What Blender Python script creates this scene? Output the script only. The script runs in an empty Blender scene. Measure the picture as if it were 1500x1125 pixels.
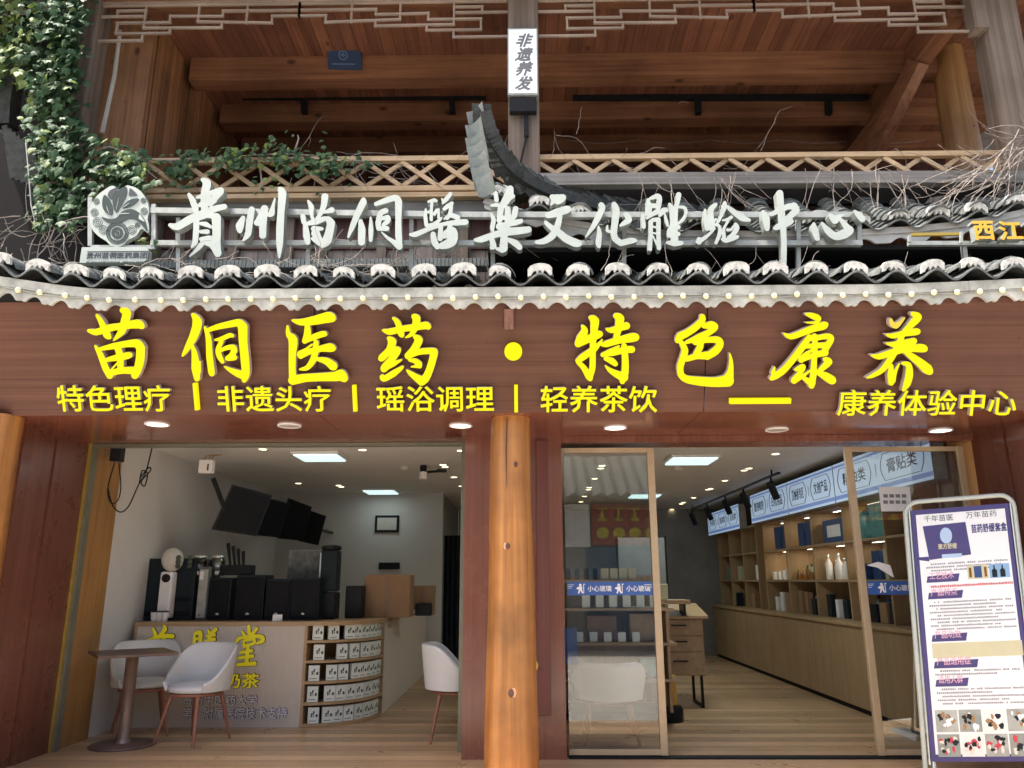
import bpy, bmesh, math, random
import numpy as np
from mathutils import Vector, Matrix, Euler

# ------------------------------------------------------------------ camera, sky, sun, exposure
scene = bpy.context.scene
COL = scene.collection
PITCH, YAW, FPX = 14.3, 0.76, 1127.0
CAM = Vector((0.0, 0.0, 1.45))
ROT = Euler((math.radians(90 + PITCH), math.radians(0.15), math.radians(YAW)), 'XYZ').to_matrix()
cd = bpy.data.cameras.new("camera")
cam = bpy.data.objects.new("camera", cd)
COL.objects.link(cam)
cam.location = CAM
cam.rotation_euler = ROT.to_euler()
cd.sensor_width = 36.0
cd.lens = 36.0 * FPX / 1500.0
cd.clip_start = 0.05
cd.clip_end = 400
scene.camera = cam

SUNV = Vector((-0.42, -0.13, 0.90)).normalized()
w = bpy.data.worlds.new("World"); scene.world = w; w.use_nodes = True
nt = w.node_tree
sky = nt.nodes.new('ShaderNodeTexSky'); sky.sky_type = 'NISHITA'; sky.sun_disc = False
sky.sun_elevation = math.asin(SUNV.z)
sky.sun_rotation = math.atan2(SUNV.x, SUNV.y)
sky.dust_density = 7.0; sky.ozone_density = 0.6
bg = nt.nodes['Background']; bg.inputs['Strength'].default_value = 0.15
nt.links.new(sky.outputs[0], bg.inputs['Color'])
sl = bpy.data.lights.new("sun", 'SUN'); sl.energy = 3.6; sl.angle = math.radians(0.5); sl.color = (1.0, 0.95, 0.87)
so = bpy.data.objects.new("sun", sl); COL.objects.link(so)
so.rotation_euler = SUNV.to_track_quat('Z', 'Y').to_euler()
so.location = (-10, -3, 22)
scene.view_settings.view_transform = 'Standard'
scene.view_settings.look = 'None'
scene.view_settings.exposure = 1.35
scene.view_settings.gamma = 1.0
scene.cycles.max_bounces = 8
scene.cycles.diffuse_bounces = 4
scene.cycles.glossy_bounces = 4
scene.cycles.transparent_max_bounces = 12
scene.cycles.caustics_reflective = False
scene.cycles.caustics_refractive = False
scene.cycles.sample_clamp_indirect = 6.0
try: scene.cycles.use_denoising = True
except Exception: pass

random.seed(7)
rnd = random.Random(11)

# ------------------------------------------------------------------ placement helpers
def ray(px, py):
    return ROT @ Vector(((px - 750.0) / FPX, -(py - 562.5) / FPX, -1.0))
def P(px, py, Y):
    d = ray(px, py); return CAM + d * ((Y - CAM.y) / d.y)
def PX(px, py, X):
    d = ray(px, py); return CAM + d * ((X - CAM.x) / d.x)
def PZ(px, py, Z):
    d = ray(px, py); return CAM + d * ((Z - CAM.z) / d.z)
class Plane:
    def __init__(s, O, U, V):
        s.O = Vector(O); s.U = Vector(U).normalized(); s.V = Vector(V).normalized(); s.N = s.U.cross(s.V).normalized()
    def hit(s, px, py):
        d = ray(px, py); t = (s.O - CAM).dot(s.N) / d.dot(s.N)
        q = CAM + d * t - s.O
        return q.dot(s.U), q.dot(s.V)
    def at(s, u, v, n=0.0):
        return s.O + s.U * u + s.V * v + s.N * n
def front(Y): return Plane((0, Y, 0), (1, 0, 0), (0, 0, 1))

# ------------------------------------------------------------------ materials
MATS = {}
def new_mat(name):
    m = bpy.data.materials.new(name); m.use_nodes = True
    MATS[name] = m
    return m, m.node_tree, m.node_tree.nodes['Principled BSDF']
def lk(t, a, b): t.links.new(a, b)
def coords(t, scale, kind='Object', loc=(0, 0, 0)):
    tc = t.nodes.new('ShaderNodeTexCoord'); mp = t.nodes.new('ShaderNodeMapping')
    mp.inputs['Scale'].default_value = scale; mp.inputs['Location'].default_value = loc
    lk(t, tc.outputs[kind], mp.inputs['Vector']); return mp.outputs['Vector']
def noise(t, vec, scale, detail=4, rough=0.6, dist=0.0):
    n = t.nodes.new('ShaderNodeTexNoise'); n.inputs['Scale'].default_value = scale
    n.inputs['Detail'].default_value = detail; n.inputs['Roughness'].default_value = rough
    n.inputs['Distortion'].default_value = dist
    lk(t, vec, n.inputs['Vector']); return n.outputs['Fac']
def ramp(t, fac, stops):
    r = t.nodes.new('ShaderNodeValToRGB'); e = r.color_ramp.elements
    while len(e) < len(stops): e.new(0.5)
    for el, (p, c) in zip(e, stops): el.position = p; el.color = (c[0], c[1], c[2], 1)
    lk(t, fac, r.inputs['Fac']); return r.outputs['Color']
def bump(t, b, fac, strength, dist=0.02):
    n = t.nodes.new('ShaderNodeBump'); n.inputs['Strength'].default_value = strength; n.inputs['Distance'].default_value = dist
    lk(t, fac, n.inputs['Height']); lk(t, n.outputs['Normal'], b.inputs['Normal'])
def mixcol(t, fac, a, b, mode='MIX'):
    m = t.nodes.new('ShaderNodeMix'); m.data_type = 'RGBA'; m.blend_type = mode
    for k, v in ((0, fac), (6, a), (7, b)):
        if hasattr(v, 'is_output'): lk(t, v, m.inputs[k])
        elif k == 0: m.inputs[0].default_value = v
        else: m.inputs[k].default_value = (v[0], v[1], v[2], 1)
    return m.outputs[2]
def plain(name, c, rough=0.5, metal=0.0, vary=0.12, scale=9.0, bmp=0.0, coat=0.0):
    m, t, b = new_mat(name)
    v = coords(t, (1, 1, 1)); f = noise(t, v, scale, 5, 0.65)
    lo = tuple(x * (1 - vary) for x in c); hi = tuple(min(1, x * (1 + vary)) for x in c)
    lk(t, ramp(t, f, [(0.3, lo), (0.7, hi)]), b.inputs['Base Color'])
    b.inputs['Roughness'].default_value = rough; b.inputs['Metallic'].default_value = metal
    if coat: b.inputs['Coat Weight'].default_value = coat; b.inputs['Coat Roughness'].default_value = 0.08
    if bmp: bump(t, b, noise(t, v, scale * 4, 4), bmp)
    return m
def wood(name, c1, c2, grain='x', fine=1.0, rough=0.5, bmp=0.15, blotch=0.35, dark=None, coat=0.0, plank=None, knots=0.0, det=6, dis=0.6):
    """streaky timber: grain runs along one axis; plank=(axis,width) adds board joints and a tone per board"""
    m, t, b = new_mat(name)
    long_, across = (0.28 if fine >= 0.5 else 0.9) * fine, 26.0 * fine
    sc = {'x': (long_, across, across), 'y': (across, long_, across), 'z': (across, across, long_)}[grain]
    v = coords(t, sc)
    f1 = noise(t, v, 1.0, det, 0.7, dis)
    sc2 = tuple(s * 3.2 for s in sc)
    f2 = noise(t, coords(t, sc2, loc=(3.1, 1.7, 0.4)), 1.0, 3, 0.6)
    mx = t.nodes.new('ShaderNodeMath'); mx.operation = 'MULTIPLY_ADD'
    lk(t, f2, mx.inputs[0]); mx.inputs[1].default_value = 0.45; 
    ad = t.nodes.new('ShaderNodeMath'); ad.operation = 'MULTIPLY'; lk(t, f1, ad.inputs[0]); ad.inputs[1].default_value = 0.6
    lk(t, ad.outputs[0], mx.inputs[2])
    dk = dark or tuple(x * 0.55 for x in c2)
    col = ramp(t, mx.outputs[0], [(0.30, dk), (0.44, c2), (0.66, c1)])
    bl = noise(t, coords(t, (0.8, 0.8, 0.8)), 1.6, 4, 0.6)
    r2 = ramp(t, bl, [(0.3, (1 - blotch,) * 3), (0.7, (1, 1, 1))])
    col = mixcol(t, 1.0, col, r2, 'MULTIPLY')
    if plank:
        ax, wd = plank
        tc = t.nodes.new('ShaderNodeTexCoord'); sp = t.nodes.new('ShaderNodeSeparateXYZ'); lk(t, tc.outputs['Object'], sp.inputs[0])
        o = sp.outputs['XYZ'.index(ax.upper())]
        dv = t.nodes.new('ShaderNodeMath'); dv.operation = 'DIVIDE'; lk(t, o, dv.inputs[0]); dv.inputs[1].default_value = wd
        fl = t.nodes.new('ShaderNodeMath'); fl.operation = 'FLOOR'; lk(t, dv.outputs[0], fl.inputs[0])
        wn = t.nodes.new('ShaderNodeTexWhiteNoise'); wn.noise_dimensions = '1D'; lk(t, fl.outputs[0], wn.inputs['W'])
        col = mixcol(t, 1.0, col, ramp(t, wn.outputs['Value'], [(0, (0.68,) * 3), (1, (1.08,) * 3)]), 'MULTIPLY')
        fr = t.nodes.new('ShaderNodeMath'); fr.operation = 'FRACT'; lk(t, dv.outputs[0], fr.inputs[0])
        lt = t.nodes.new('ShaderNodeMath'); lt.operation = 'LESS_THAN'; lk(t, fr.outputs[0], lt.inputs[0]); lt.inputs[1].default_value = 0.045
        col = mixcol(t, lt.outputs[0], col, tuple(x * 0.25 for x in c2))
    if knots:
        vo = t.nodes.new('ShaderNodeTexVoronoi'); vo.inputs['Scale'].default_value = knots; lk(t, coords(t, {'x': (0.6, 1, 1), 'y': (1, 0.6, 1), 'z': (1, 1, 0.6)}[grain], loc=(1.3, 0.2, 2.4)), vo.inputs['Vector'])
        col = mixcol(t, 1.0, col, ramp(t, vo.outputs['Distance'], [(0.03, (0.22, 0.18, 0.16)), (0.085, (0.55, 0.5, 0.48)), (0.13, (1, 1, 1))]), 'MULTIPLY')
    lk(t, col, b.inputs['Base Color'])
    rr_ = t.nodes.new('ShaderNodeMapRange'); lk(t, noise(t, coords(t, (1, 1, 1), loc=(5, 2, 7)), 2.3, 6, 0.7), rr_.inputs['Value']); rr_.inputs['From Min'].default_value = 0.3; rr_.inputs['From Max'].default_value = 0.7
    rr_.inputs['To Min'].default_value = max(0.05, rough - 0.10); rr_.inputs['To Max'].default_value = min(1, rough + 0.10); lk(t, rr_.outputs[0], b.inputs['Roughness'])
    if coat: b.inputs['Coat Weight'].default_value = coat; b.inputs['Coat Roughness'].default_value = 0.12
    bump(t, b, mx.outputs[0], bmp, 0.01)
    return m
def glow(name, c, strength, base=(0.8, 0.8, 0.8)):
    m, t, b = new_mat(name)
    b.inputs['Base Color'].default_value = (*base, 1)
    b.inputs['Emission Color'].default_value = (*c, 1); b.inputs['Emission Strength'].default_value = strength
    b.inputs['Roughness'].default_value = 0.4
    return m
def glass(name, ior=1.65, tint=(0.93, 0.96, 0.95)):
    m, t, b = new_mat(name); t.nodes.remove(b)
    out = t.nodes['Material Output']
    tr = t.nodes.new('ShaderNodeBsdfTransparent'); tr.inputs[0].default_value = (*tint, 1)
    gl = t.nodes.new('ShaderNodeBsdfGlossy'); gl.inputs['Roughness'].default_value = 0.01
    fr = t.nodes.new('ShaderNodeFresnel'); fr.inputs[0].default_value = ior
    mx = t.nodes.new('ShaderNodeMixShader'); lk(t, fr.outputs[0], mx.inputs[0]); lk(t, tr.outputs[0], mx.inputs[1]); lk(t, gl.outputs[0], mx.inputs[2])
    lk(t, mx.outputs[0], out.inputs[0]); return m

M = {}
M['fascia'] = wood('brown_laminate', (0.160, 0.068, 0.042), (0.114, 0.046, 0.029), 'x', 0.55, 0.36, 0.03, 0.22, (0.066, 0.023, 0.015))
M['panel_v'] = wood('brown_laminate_upright', (0.245, 0.098, 0.064), (0.18, 0.068, 0.046), 'z', 0.5, 0.24, 0.03, 0.15, (0.13, 0.042, 0.028), det=3, dis=0.0)
M['panel_side'] = wood('dark_brown_laminate', (0.18, 0.066, 0.042), (0.135, 0.048, 0.031), 'z', 0.6, 0.3, 0.03, 0.15, (0.11, 0.034, 0.024), det=2, dis=0.0)
M['soffit'] = wood('brown_soffit', (0.24, 0.088, 0.055), (0.18, 0.062, 0.04), 'x', 0.4, 0.16, 0.02, 0.15, (0.13, 0.042, 0.028), det=2, dis=0.0)
M['log'] = wood('varnished_log', (0.60, 0.275, 0.075), (0.37, 0.140, 0.034), 'z', 0.22, 0.5, 0.8, 0.6, (0.085, 0.028, 0.008), coat=0.05)
M['logdull'] = wood('old_log', (0.52, 0.30, 0.12), (0.36, 0.18, 0.07), 'z', 0.25, 0.5, 0.2, 0.4, (0.18, 0.08, 0.03))
M['jamb'] = wood('jamb_board', (0.50, 0.27, 0.09), (0.38, 0.19, 0.055), 'z', 0.4, 0.45, 0.1, 0.3)
M['oldwood'] = wood('weathered_timber', (0.28, 0.225, 0.18), (0.17, 0.125, 0.095), 'z', 0.6, 0.8, 0.35, 0.35, (0.09, 0.07, 0.055))
M['oldwood_x'] = wood('weathered_beam', (0.33, 0.32, 0.30), (0.20, 0.19, 0.18), 'x', 0.6, 0.8, 0.35, 0.45, (0.08, 0.08, 0.08))
M['redplank'] = wood('red_brown_boards', (0.34, 0.145, 0.078), (0.22, 0.085, 0.048), 'y', 0.4, 0.55, 0.2, 0.4, (0.06, 0.02, 0.014), plank=('x', 0.14), knots=3.6)
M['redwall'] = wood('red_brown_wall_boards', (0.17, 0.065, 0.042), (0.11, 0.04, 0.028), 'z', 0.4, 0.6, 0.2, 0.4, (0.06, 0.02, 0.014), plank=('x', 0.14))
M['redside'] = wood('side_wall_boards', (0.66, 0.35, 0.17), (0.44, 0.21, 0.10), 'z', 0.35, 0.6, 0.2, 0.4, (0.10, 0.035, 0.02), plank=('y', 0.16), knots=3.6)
M['beam'] = wood('red_brown_beam', (0.38, 0.185, 0.095), (0.25, 0.105, 0.055), 'x', 0.35, 0.55, 0.2, 0.4, (0.09, 0.03, 0.018), knots=3.2)
M['beam_y'] = wood('red_brown_tie_beam', (0.40, 0.19, 0.10), (0.26, 0.11, 0.058), 'y', 0.35, 0.55, 0.2, 0.4, (0.09, 0.03, 0.018), knots=3.2)
M['lattice'] = wood('pale_lattice_wood', (0.74, 0.55, 0.34), (0.56, 0.39, 0.22), 'x', 0.8, 0.6, 0.15, 0.4, (0.25, 0.14, 0.06))
M['fret'] = wood('faded_fretwork', (0.50, 0.41, 0.33), (0.36, 0.27, 0.21), 'x', 0.8, 0.7, 0.2, 0.4)
M['plankgrey'] = wood('grey_plank_wall', (0.62, 0.52, 0.45), (0.45, 0.36, 0.30), 'z', 0.5, 0.8, 0.3, 0.4, (0.11, 0.08, 0.065), plank=('x', 0.17))
M['maroon'] = wood('maroon_panel', (0.16, 0.055, 0.04), (0.10, 0.033, 0.026), 'z', 0.4, 0.5, 0.1, 0.35)
M['valance'] = plain('weathered_white_paint', (0.43, 0.43, 0.385), 0.75, vary=0.42, scale=5.0, bmp=0.1)
M['valgrey'] = plain('grey_painted_board', (0.50, 0.50, 0.48), 0.7, vary=0.22, scale=4.0, bmp=0.1)
M['plaster'] = plain('white_lime_cap', (0.60, 0.60, 0.56), 0.9, vary=0.4, scale=22.0, bmp=0.4)
M['tile'] = plain('grey_clay_tile', (0.12, 0.13, 0.125), 0.85, vary=0.5, scale=14.0, bmp=0.5)
M['tiledark'] = plain('darker_clay_tile', (0.045, 0.05, 0.048), 0.9, vary=0.5, scale=14.0, bmp=0.4)  # darker tile tone for alternate ridge layers and the neighbouring roof
M['tilelight'] = plain('pale_clay_tile', (0.25, 0.28, 0.265), 0.75, vary=0.25, scale=7.0, bmp=0.3)
M['steel'] = plain('galvanised_steel', (0.36, 0.38, 0.36), 0.6, 0.3, vary=0.25, scale=8.0)
M['letterwhite'] = plain('white_acrylic_face', (0.44, 0.49, 0.45), 0.45, vary=0.08, scale=6.0)
M['letterside'] = plain('grey_letter_return', (0.27, 0.30, 0.28), 0.5, vary=0.3, scale=15.0)
M['yellow'] = glow('lit_yellow_face', (1.0, 0.88, 0.001), 0.36, (0.16, 0.13, 0.0005))
M['yellowoff'] = plain('unlit_yellow_face', (0.60, 0.50, 0.03), 0.4, vary=0.05)
M['yellowside'] = plain('letter_return', (0.48, 0.42, 0.34), 0.5, vary=0.1)
M['emblemgrey'] = plain('emblem_grey_film', (0.055, 0.075, 0.073), 0.55, vary=0.06)
M['orange'] = plain('orange_letter_face', (0.78, 0.42, 0.04), 0.4, vary=0.08)
M['black'] = plain('black_plastic', (0.018, 0.019, 0.021), 0.35, vary=0.2)
M['blackmatt'] = plain('black_powder_coat', (0.014, 0.014, 0.015), 0.6, vary=0.2)
M['navy'] = plain('dark_teal_appliance', (0.02, 0.027, 0.033), 0.3, vary=0.2)
M['screen'] = plain('dark_screen', (0.008, 0.009, 0.012), 0.5, vary=0.2)
M['whitewall'] = plain('white_wall_paint', (0.66, 0.65, 0.63), 0.8, vary=0.04, scale=2.0)
M['ceiling'] = plain('ceiling_paint', (0.78, 0.77, 0.75), 0.8, vary=0.03, scale=2.0)
M['backwall'] = plain('grey_back_wall', (0.30, 0.29, 0.28), 0.7, vary=0.25, scale=1.5)
M['shadeblack'] = plain('shade_near_black', (0.012, 0.011, 0.011), 0.7, vary=0.2, scale=2.0)  # near-black colour standing in for shade in recesses and behind the vine
M['floor'] = wood('pale_floor_boards', (0.68, 0.46, 0.27), (0.60, 0.39, 0.22), 'x', 0.3, 0.34, 0.02, 0.15, (0.44, 0.28, 0.15), plank=('y', 0.19), det=3, dis=0.1)
M['cabinet'] = wood('tan_cabinet_board', (0.46, 0.32, 0.175), (0.37, 0.245, 0.13), 'z', 0.3, 0.5, 0.03, 0.15)
M['shelfwood'] = wood('tan_shelf_board', (0.46, 0.32, 0.18), (0.37, 0.25, 0.135), 'y', 0.3, 0.5, 0.03, 0.15)
M['counterface'] = plain('fluted_grey_counter', (0.64, 0.58, 0.50), 0.6, vary=0.03)
M['countertop'] = wood('counter_top', (0.52, 0.36, 0.20), (0.43, 0.29, 0.15), 'x', 0.3, 0.45, 0.03, 0.15)
M['alu'] = plain('champagne_frame', (0.46, 0.36, 0.235), 0.4, 0.2, vary=0.06)
M['greenalu'] = plain('olive_guide_rail', (0.20, 0.20, 0.15), 0.4, 0.3, vary=0.1)
M['gold'] = plain('yellow_edge_strip', (0.42, 0.29, 0.06), 0.4, 0.3, vary=0.1)
M['glass'] = glass('pane_glass', 1.9)
M['decal'] = plain('blue_decal', (0.035, 0.10, 0.34), 0.4, vary=0.06)
M['white'] = plain('white_print', (0.80, 0.80, 0.80), 0.5, vary=0.02)
M['chairwhite'] = plain('white_leatherette', (0.66, 0.67, 0.67), 0.42, vary=0.03)
M['leg'] = plain('reddish_wood_leg', (0.30, 0.125, 0.075), 0.4, vary=0.12)
M['tabletop'] = wood('brown_table', (0.17, 0.105, 0.075), (0.12, 0.07, 0.05), 'x', 0.4, 0.4, 0.05, 0.2)
M['lampwhite'] = glow('lit_ceiling_panel', (0.66, 0.95, 0.95), 0.42)
M['spot'] = glow('lit_spot', (1.0, 0.84, 0.45), 3.0)
M['downlit'] = glow('lit_downlight', (1.0, 0.92, 0.76), 2.2)
M['downoff'] = plain('unlit_downlight', (0.42, 0.39, 0.36), 0.5, vary=0.04)
M['bulb'] = plain('cream_bulb', (0.85, 0.80, 0.52), 0.25, vary=0.03)
M['lightbox'] = glow('backlit_panel', (0.88, 0.96, 1.0), 0.2, (0.85, 0.87, 0.88))
M['bandlit'] = glow('backlit_blue_band', (0.52, 0.72, 1.0), 0.16, (0.6, 0.7, 0.8))
M['bandtrim'] = glow('backlit_band_trim', (0.20, 0.32, 0.72), 0.13, (0.2, 0.3, 0.6))
M['ink'] = plain('dark_ink', (0.03, 0.035, 0.05), 0.5, vary=0.05)
M['greyink'] = plain('grey_ink', (0.17, 0.18, 0.19), 0.5, vary=0.05)
M['paper'] = plain('white_poster', (0.70, 0.72, 0.74), 0.45, vary=0.02)
M['purple'] = plain('purple_print', (0.055, 0.045, 0.16), 0.45, vary=0.08)
M['redink'] = plain('red_print', (0.45, 0.05, 0.07), 0.5, vary=0.1)
M['cream'] = plain('cream_print', (0.50, 0.475, 0.32), 0.5, vary=0.04)
M['chrome'] = plain('silver_tube', (0.62, 0.66, 0.66), 0.25, 0.7, vary=0.05)
M['card'] = plain('cardboard', (0.30, 0.18, 0.095), 0.8, vary=0.1)
M['teabox'] = plain('tea_carton', (0.78, 0.84, 0.78), 0.5, vary=0.04)
M['teadark'] = plain('carton_print', (0.06, 0.085, 0.06), 0.5, vary=0.2)
M['teagreen'] = plain('carton_side', (0.20, 0.27, 0.21), 0.5, vary=0.1)
M['bluebox'] = plain('blue_gift_box', (0.03, 0.07, 0.20), 0.35, vary=0.12)
M['tealtin'] = plain('teal_tin', (0.10, 0.30, 0.30), 0.35, vary=0.35, scale=16)
M['amber'] = plain('amber_bottle', (0.20, 0.09, 0.02), 0.15, vary=0.2)
M['yellowbox'] = plain('yellow_carton', (0.62, 0.36, 0.03), 0.5, vary=0.06)
M['offwhite'] = plain('offwhite_plastic', (0.62, 0.60, 0.54), 0.4, vary=0.05)
M['blueboard'] = plain('blue_board', (0.025, 0.05, 0.115), 0.45, vary=0.1)
M['twig'] = plain('dry_vine_bark', (0.29, 0.25, 0.22), 0.85, vary=0.45, scale=20)
M['knot'] = plain('dark_knot', (0.10, 0.045, 0.03), 0.5, vary=0.4, scale=40)
M['knotring'] = plain('pale_knot_ring', (0.62, 0.36, 0.22), 0.5, vary=0.15, scale=40)
M['street'] = plain('pale_paving', (0.45, 0.415, 0.365), 0.85, vary=0.12, scale=1.2, bmp=0.2)
M['redsign'] = plain('red_shop_sign', (0.34, 0.045, 0.03), 0.5, vary=0.1)
M['bluewin'] = plain('blue_shop_front', (0.05, 0.12, 0.20), 0.2, vary=0.3, scale=1.5)
M['fascia'].node_tree.nodes['Principled BSDF'].inputs['Specular IOR Level'].default_value = 0.2
for k_ in ('yellow', 'emblemgrey', 'shadeblack', 'navy', 'black', 'blackmatt', 'screen'): M[k_].node_tree.nodes['Principled BSDF'].inputs['Specular IOR Level'].default_value = 0.12
def leafmat(name, a, b_, seed):
    m, t, b = new_mat(name)
    v = coords(t, (1, 1, 1), loc=(seed, 0, 0)); f = noise(t, v, 5.0, 4, 0.7)
    f2 = noise(t, v, 60.0, 2, 0.5)
    c = ramp(t, f, [(0.32, a), (0.68, b_)])
    c = mixcol(t, 0.35, c, ramp(t, f2, [(0.35, a), (0.65, b_)]))
    lk(t, c, b.inputs['Base Color']); b.inputs['Roughness'].default_value = 0.55
    b.inputs['Specular IOR Level'].default_value = 0.3
    b.inputs['Subsurface Weight'].default_value = 0.0
    b.inputs['Transmission Weight'].default_value = 0.0
    out = t.nodes['Material Output']
    tl = t.nodes.new('ShaderNodeBsdfTranslucent'); lk(t, c, tl.inputs[0])
    mx = t.nodes.new('ShaderNodeMixShader'); mx.inputs[0].default_value = 0.25
    lk(t, b.outputs[0], mx.inputs[1]); lk(t, tl.outputs[0], mx.inputs[2]); lk(t, mx.outputs[0], out.inputs[0])
    return m
M['leaf'] = leafmat('creeper_leaf', (0.026, 0.070, 0.036), (0.080, 0.160, 0.062), 0)
M['leafyellow'] = leafmat('sunlit_and_yellow_leaf', (0.10, 0.175, 0.04), (0.23, 0.29, 0.075), 4)  # yellow tone paints sunlight on vine leaves; the sprigs are yellow green themselves

# ------------------------------------------------------------------ mesh helpers
class MB:
    def __init__(s): s.v = []; s.f = []; s.m = []; s.mi = 0; s.sm = []
    def add(s, vs, fs, smooth=False):
        b = len(s.v); s.v += [Vector(x) for x in vs]
        for f in fs: s.f.append([b + i for i in f]); s.m.append(s.mi); s.sm.append(smooth)
        return s
    def hexa(s, c8):
        return s.add(c8, [(0, 3, 2, 1), (4, 5, 6, 7), (0, 1, 5, 4), (1, 2, 6, 5), (2, 3, 7, 6), (3, 0, 4, 7)])
    def box(s, x0, x1, y0, y1, z0, z1):
        return s.hexa([(x0, y0, z0), (x1, y0, z0), (x1, y1, z0), (x0, y1, z0), (x0, y0, z1), (x1, y0, z1), (x1, y1, z1), (x0, y1, z1)])
    def cbox(s, x0, x1, y0, y1, z0, z1, c=0.01):
        """box with chamfered vertical and horizontal edges"""
        bm = bmesh.new(); bmesh.ops.create_cube(bm, size=1)
        for v in bm.verts:
            v.co = Vector((x0 if v.co.x < 0 else x1, y0 if v.co.y < 0 else y1, z0 if v.co.z < 0 else z1))
        bmesh.ops.bevel(bm, geom=bm.edges[:], offset=c, segments=2, affect='EDGES', profile=0.5)
        bm.verts.index_update()
        s.add([v.co.copy() for v in bm.verts], [[v.index for v in f.verts] for f in bm.faces]); bm.free(); return s
    def bar(s, p, q, wd, ht, up=(0, 0, 1)):
        p = Vector(p); q = Vector(q); d = (q - p).normalized(); up = Vector(up)
        if abs(d.dot(up)) > 0.98: up = Vector((0, 1, 0))
        sx = d.cross(up).normalized() * (wd / 2); sz = sx.cross(d).normalized() * (ht / 2)
        return s.hexa([p - sx - sz, p + sx - sz, q + sx - sz, q - sx - sz, p - sx + sz, p + sx + sz, q + sx + sz, q - sx + sz])
    def tube(s, pts, r, n=6, caps=True):
        pts = [Vector(p) for p in pts]; rs = r if isinstance(r, (list, tuple)) else [r] * len(pts)
        vs = []; fs = []
        prev = None
        for i, p in enumerate(pts):
            a = pts[max(0, i - 1)]; b = pts[min(len(pts) - 1, i + 1)]; d = (b - a)
            d = d.normalized() if d.length > 1e-9 else Vector((0, 0, 1))
            if prev is None:
                u = d.orthogonal().normalized()
            else:
                u = (prev - d * prev.dot(d)); u = u.normalized() if u.length > 1e-6 else d.orthogonal().normalized()
            prev = u; wv = d.cross(u)
            for k in range(n):
                an = 2 * math.pi * k / n
                vs.append(p + (u * math.cos(an) + wv * math.sin(an)) * rs[i])
        for i in range(len(pts) - 1):
            for k in range(n):
                k2 = (k + 1) % n
                fs.append((i * n + k, i * n + k2, (i + 1) * n + k2, (i + 1) * n + k))
        s.add(vs, fs, True)
        if caps:
            s.add(vs[:n], [tuple(reversed(range(n)))]); s.add(vs[-n:], [tuple(range(n))])
        return s
    def lathe(s, prof, c=(0, 0, 0), n=24, squash=(1, 1), caps=True):
        c = Vector(c); vs = []; fs = []
        for r, z in prof:
            for k in range(n):
                a = 2 * math.pi * k / n; vs.append(c + Vector((r * math.cos(a) * squash[0], r * math.sin(a) * squash[1], z)))
        for i in range(len(prof) - 1):
            for k in range(n):
                k2 = (k + 1) % n; fs.append((i * n + k, i * n + k2, (i + 1) * n + k2, (i + 1) * n + k))
        s.add(vs, fs, True)
        for i, rv in ((0, True), (len(prof) - 1, False)):
            if caps and prof[i][0] > 1e-4:
                ring = list(range(n)); s.add(vs[i * n:(i + 1) * n], [tuple(reversed(ring)) if rv else tuple(ring)])
        return s
    def ball(s, c, r, n=10, sq=(1, 1, 1)):
        c = Vector(c); vs = []; fs = []; m = max(4, n // 2)
        for i in range(m + 1):
            th = math.pi * i / m
            for k in range(n):
                a = 2 * math.pi * k / n
                vs.append(c + Vector((r * sq[0] * math.sin(th) * math.cos(a), r * sq[1] * math.sin(th) * math.sin(a), r * sq[2] * math.cos(th))))
        for i in range(m):
            for k in range(n):
                k2 = (k + 1) % n; fs.append((i * n + k, (i + 1) * n + k, (i + 1) * n + k2, i * n + k2))
        return s.add(vs, fs, True)
    def prism(s, poly, pl, n0, n1):
        """polygon in plane coordinates extruded from n0 to n1 along the plane normal"""
        a = [pl.at(u, v, n0) for u, v in poly]; b = [pl.at(u, v, n1) for u, v in poly]; k = len(poly)
        ar = sum(poly[i][0] * poly[(i + 1) % k][1] - poly[(i + 1) % k][0] * poly[i][1] for i in range(k))
        if ar < 0: a.reverse(); b.reverse()
        fs = [tuple(reversed(range(k))), tuple(range(k, 2 * k))]
        for i in range(k): j = (i + 1) % k; fs.append((i, j, k + j, k + i))
        return s.add(a + b, fs)
    def rect(s, pl, u0, v0, u1, v1, n0, n1):
        return s.prism([(u0, v0), (u1, v0), (u1, v1), (u0, v1)], pl, n0, n1)
    def grid(s, rows, smooth=True):
        nr = len(rows); nc = len(rows[0]); vs = [p for r in rows for p in r]
        fs = [(i * nc + j, i * nc + j + 1, (i + 1) * nc + j + 1, (i + 1) * nc + j) for i in range(nr - 1) for j in range(nc - 1)]
        return s.add(vs, fs, smooth)
    def build(s, name, mats, parent=None, origin=None, local=False, bevel=0.0):
        if not isinstance(mats, (list, tuple)): mats = [mats]
        me = bpy.data.meshes.new(name)
        if parent is not None: off = Vector((0, 0, 0)) if local else WORLD.get(parent.name, Vector((0, 0, 0)))
        elif origin is not None: off = Vector(origin)
        else:
            xs = [v.x for v in s.v]; ys = [v.y for v in s.v]; zs = [v.z for v in s.v]
            off = Vector(((min(xs) + max(xs)) / 2, (min(ys) + max(ys)) / 2, min(zs)))
        me.from_pydata([(v - off)[:] for v in s.v], [], s.f)
        for m in mats: me.materials.append(m)
        me.polygons.foreach_set('material_index', s.m); me.polygons.foreach_set('use_smooth', s.sm)
        me.update(); me.validate()
        return link(name, me, parent, off, bevel)
WORLD = {}
def link(name, me, parent, off, bevel=0.0):
    o = bpy.data.objects.new(name, me); COL.objects.link(o)
    if parent is not None: o.parent = parent
    else: o.location = off
    WORLD[o.name] = Vector(off)
    if bevel:
        b = o.modifiers.new('bevel', 'BEVEL'); b.width = bevel; b.segments = 2; b.limit_method = 'ANGLE'
    return o
def tag(o, label=None, cat=None, group=None, kind=None):
    if label: o['label'] = label
    if cat: o['category'] = cat
    if group: o['group'] = group
    if kind: o['kind'] = kind
    return o
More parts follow.
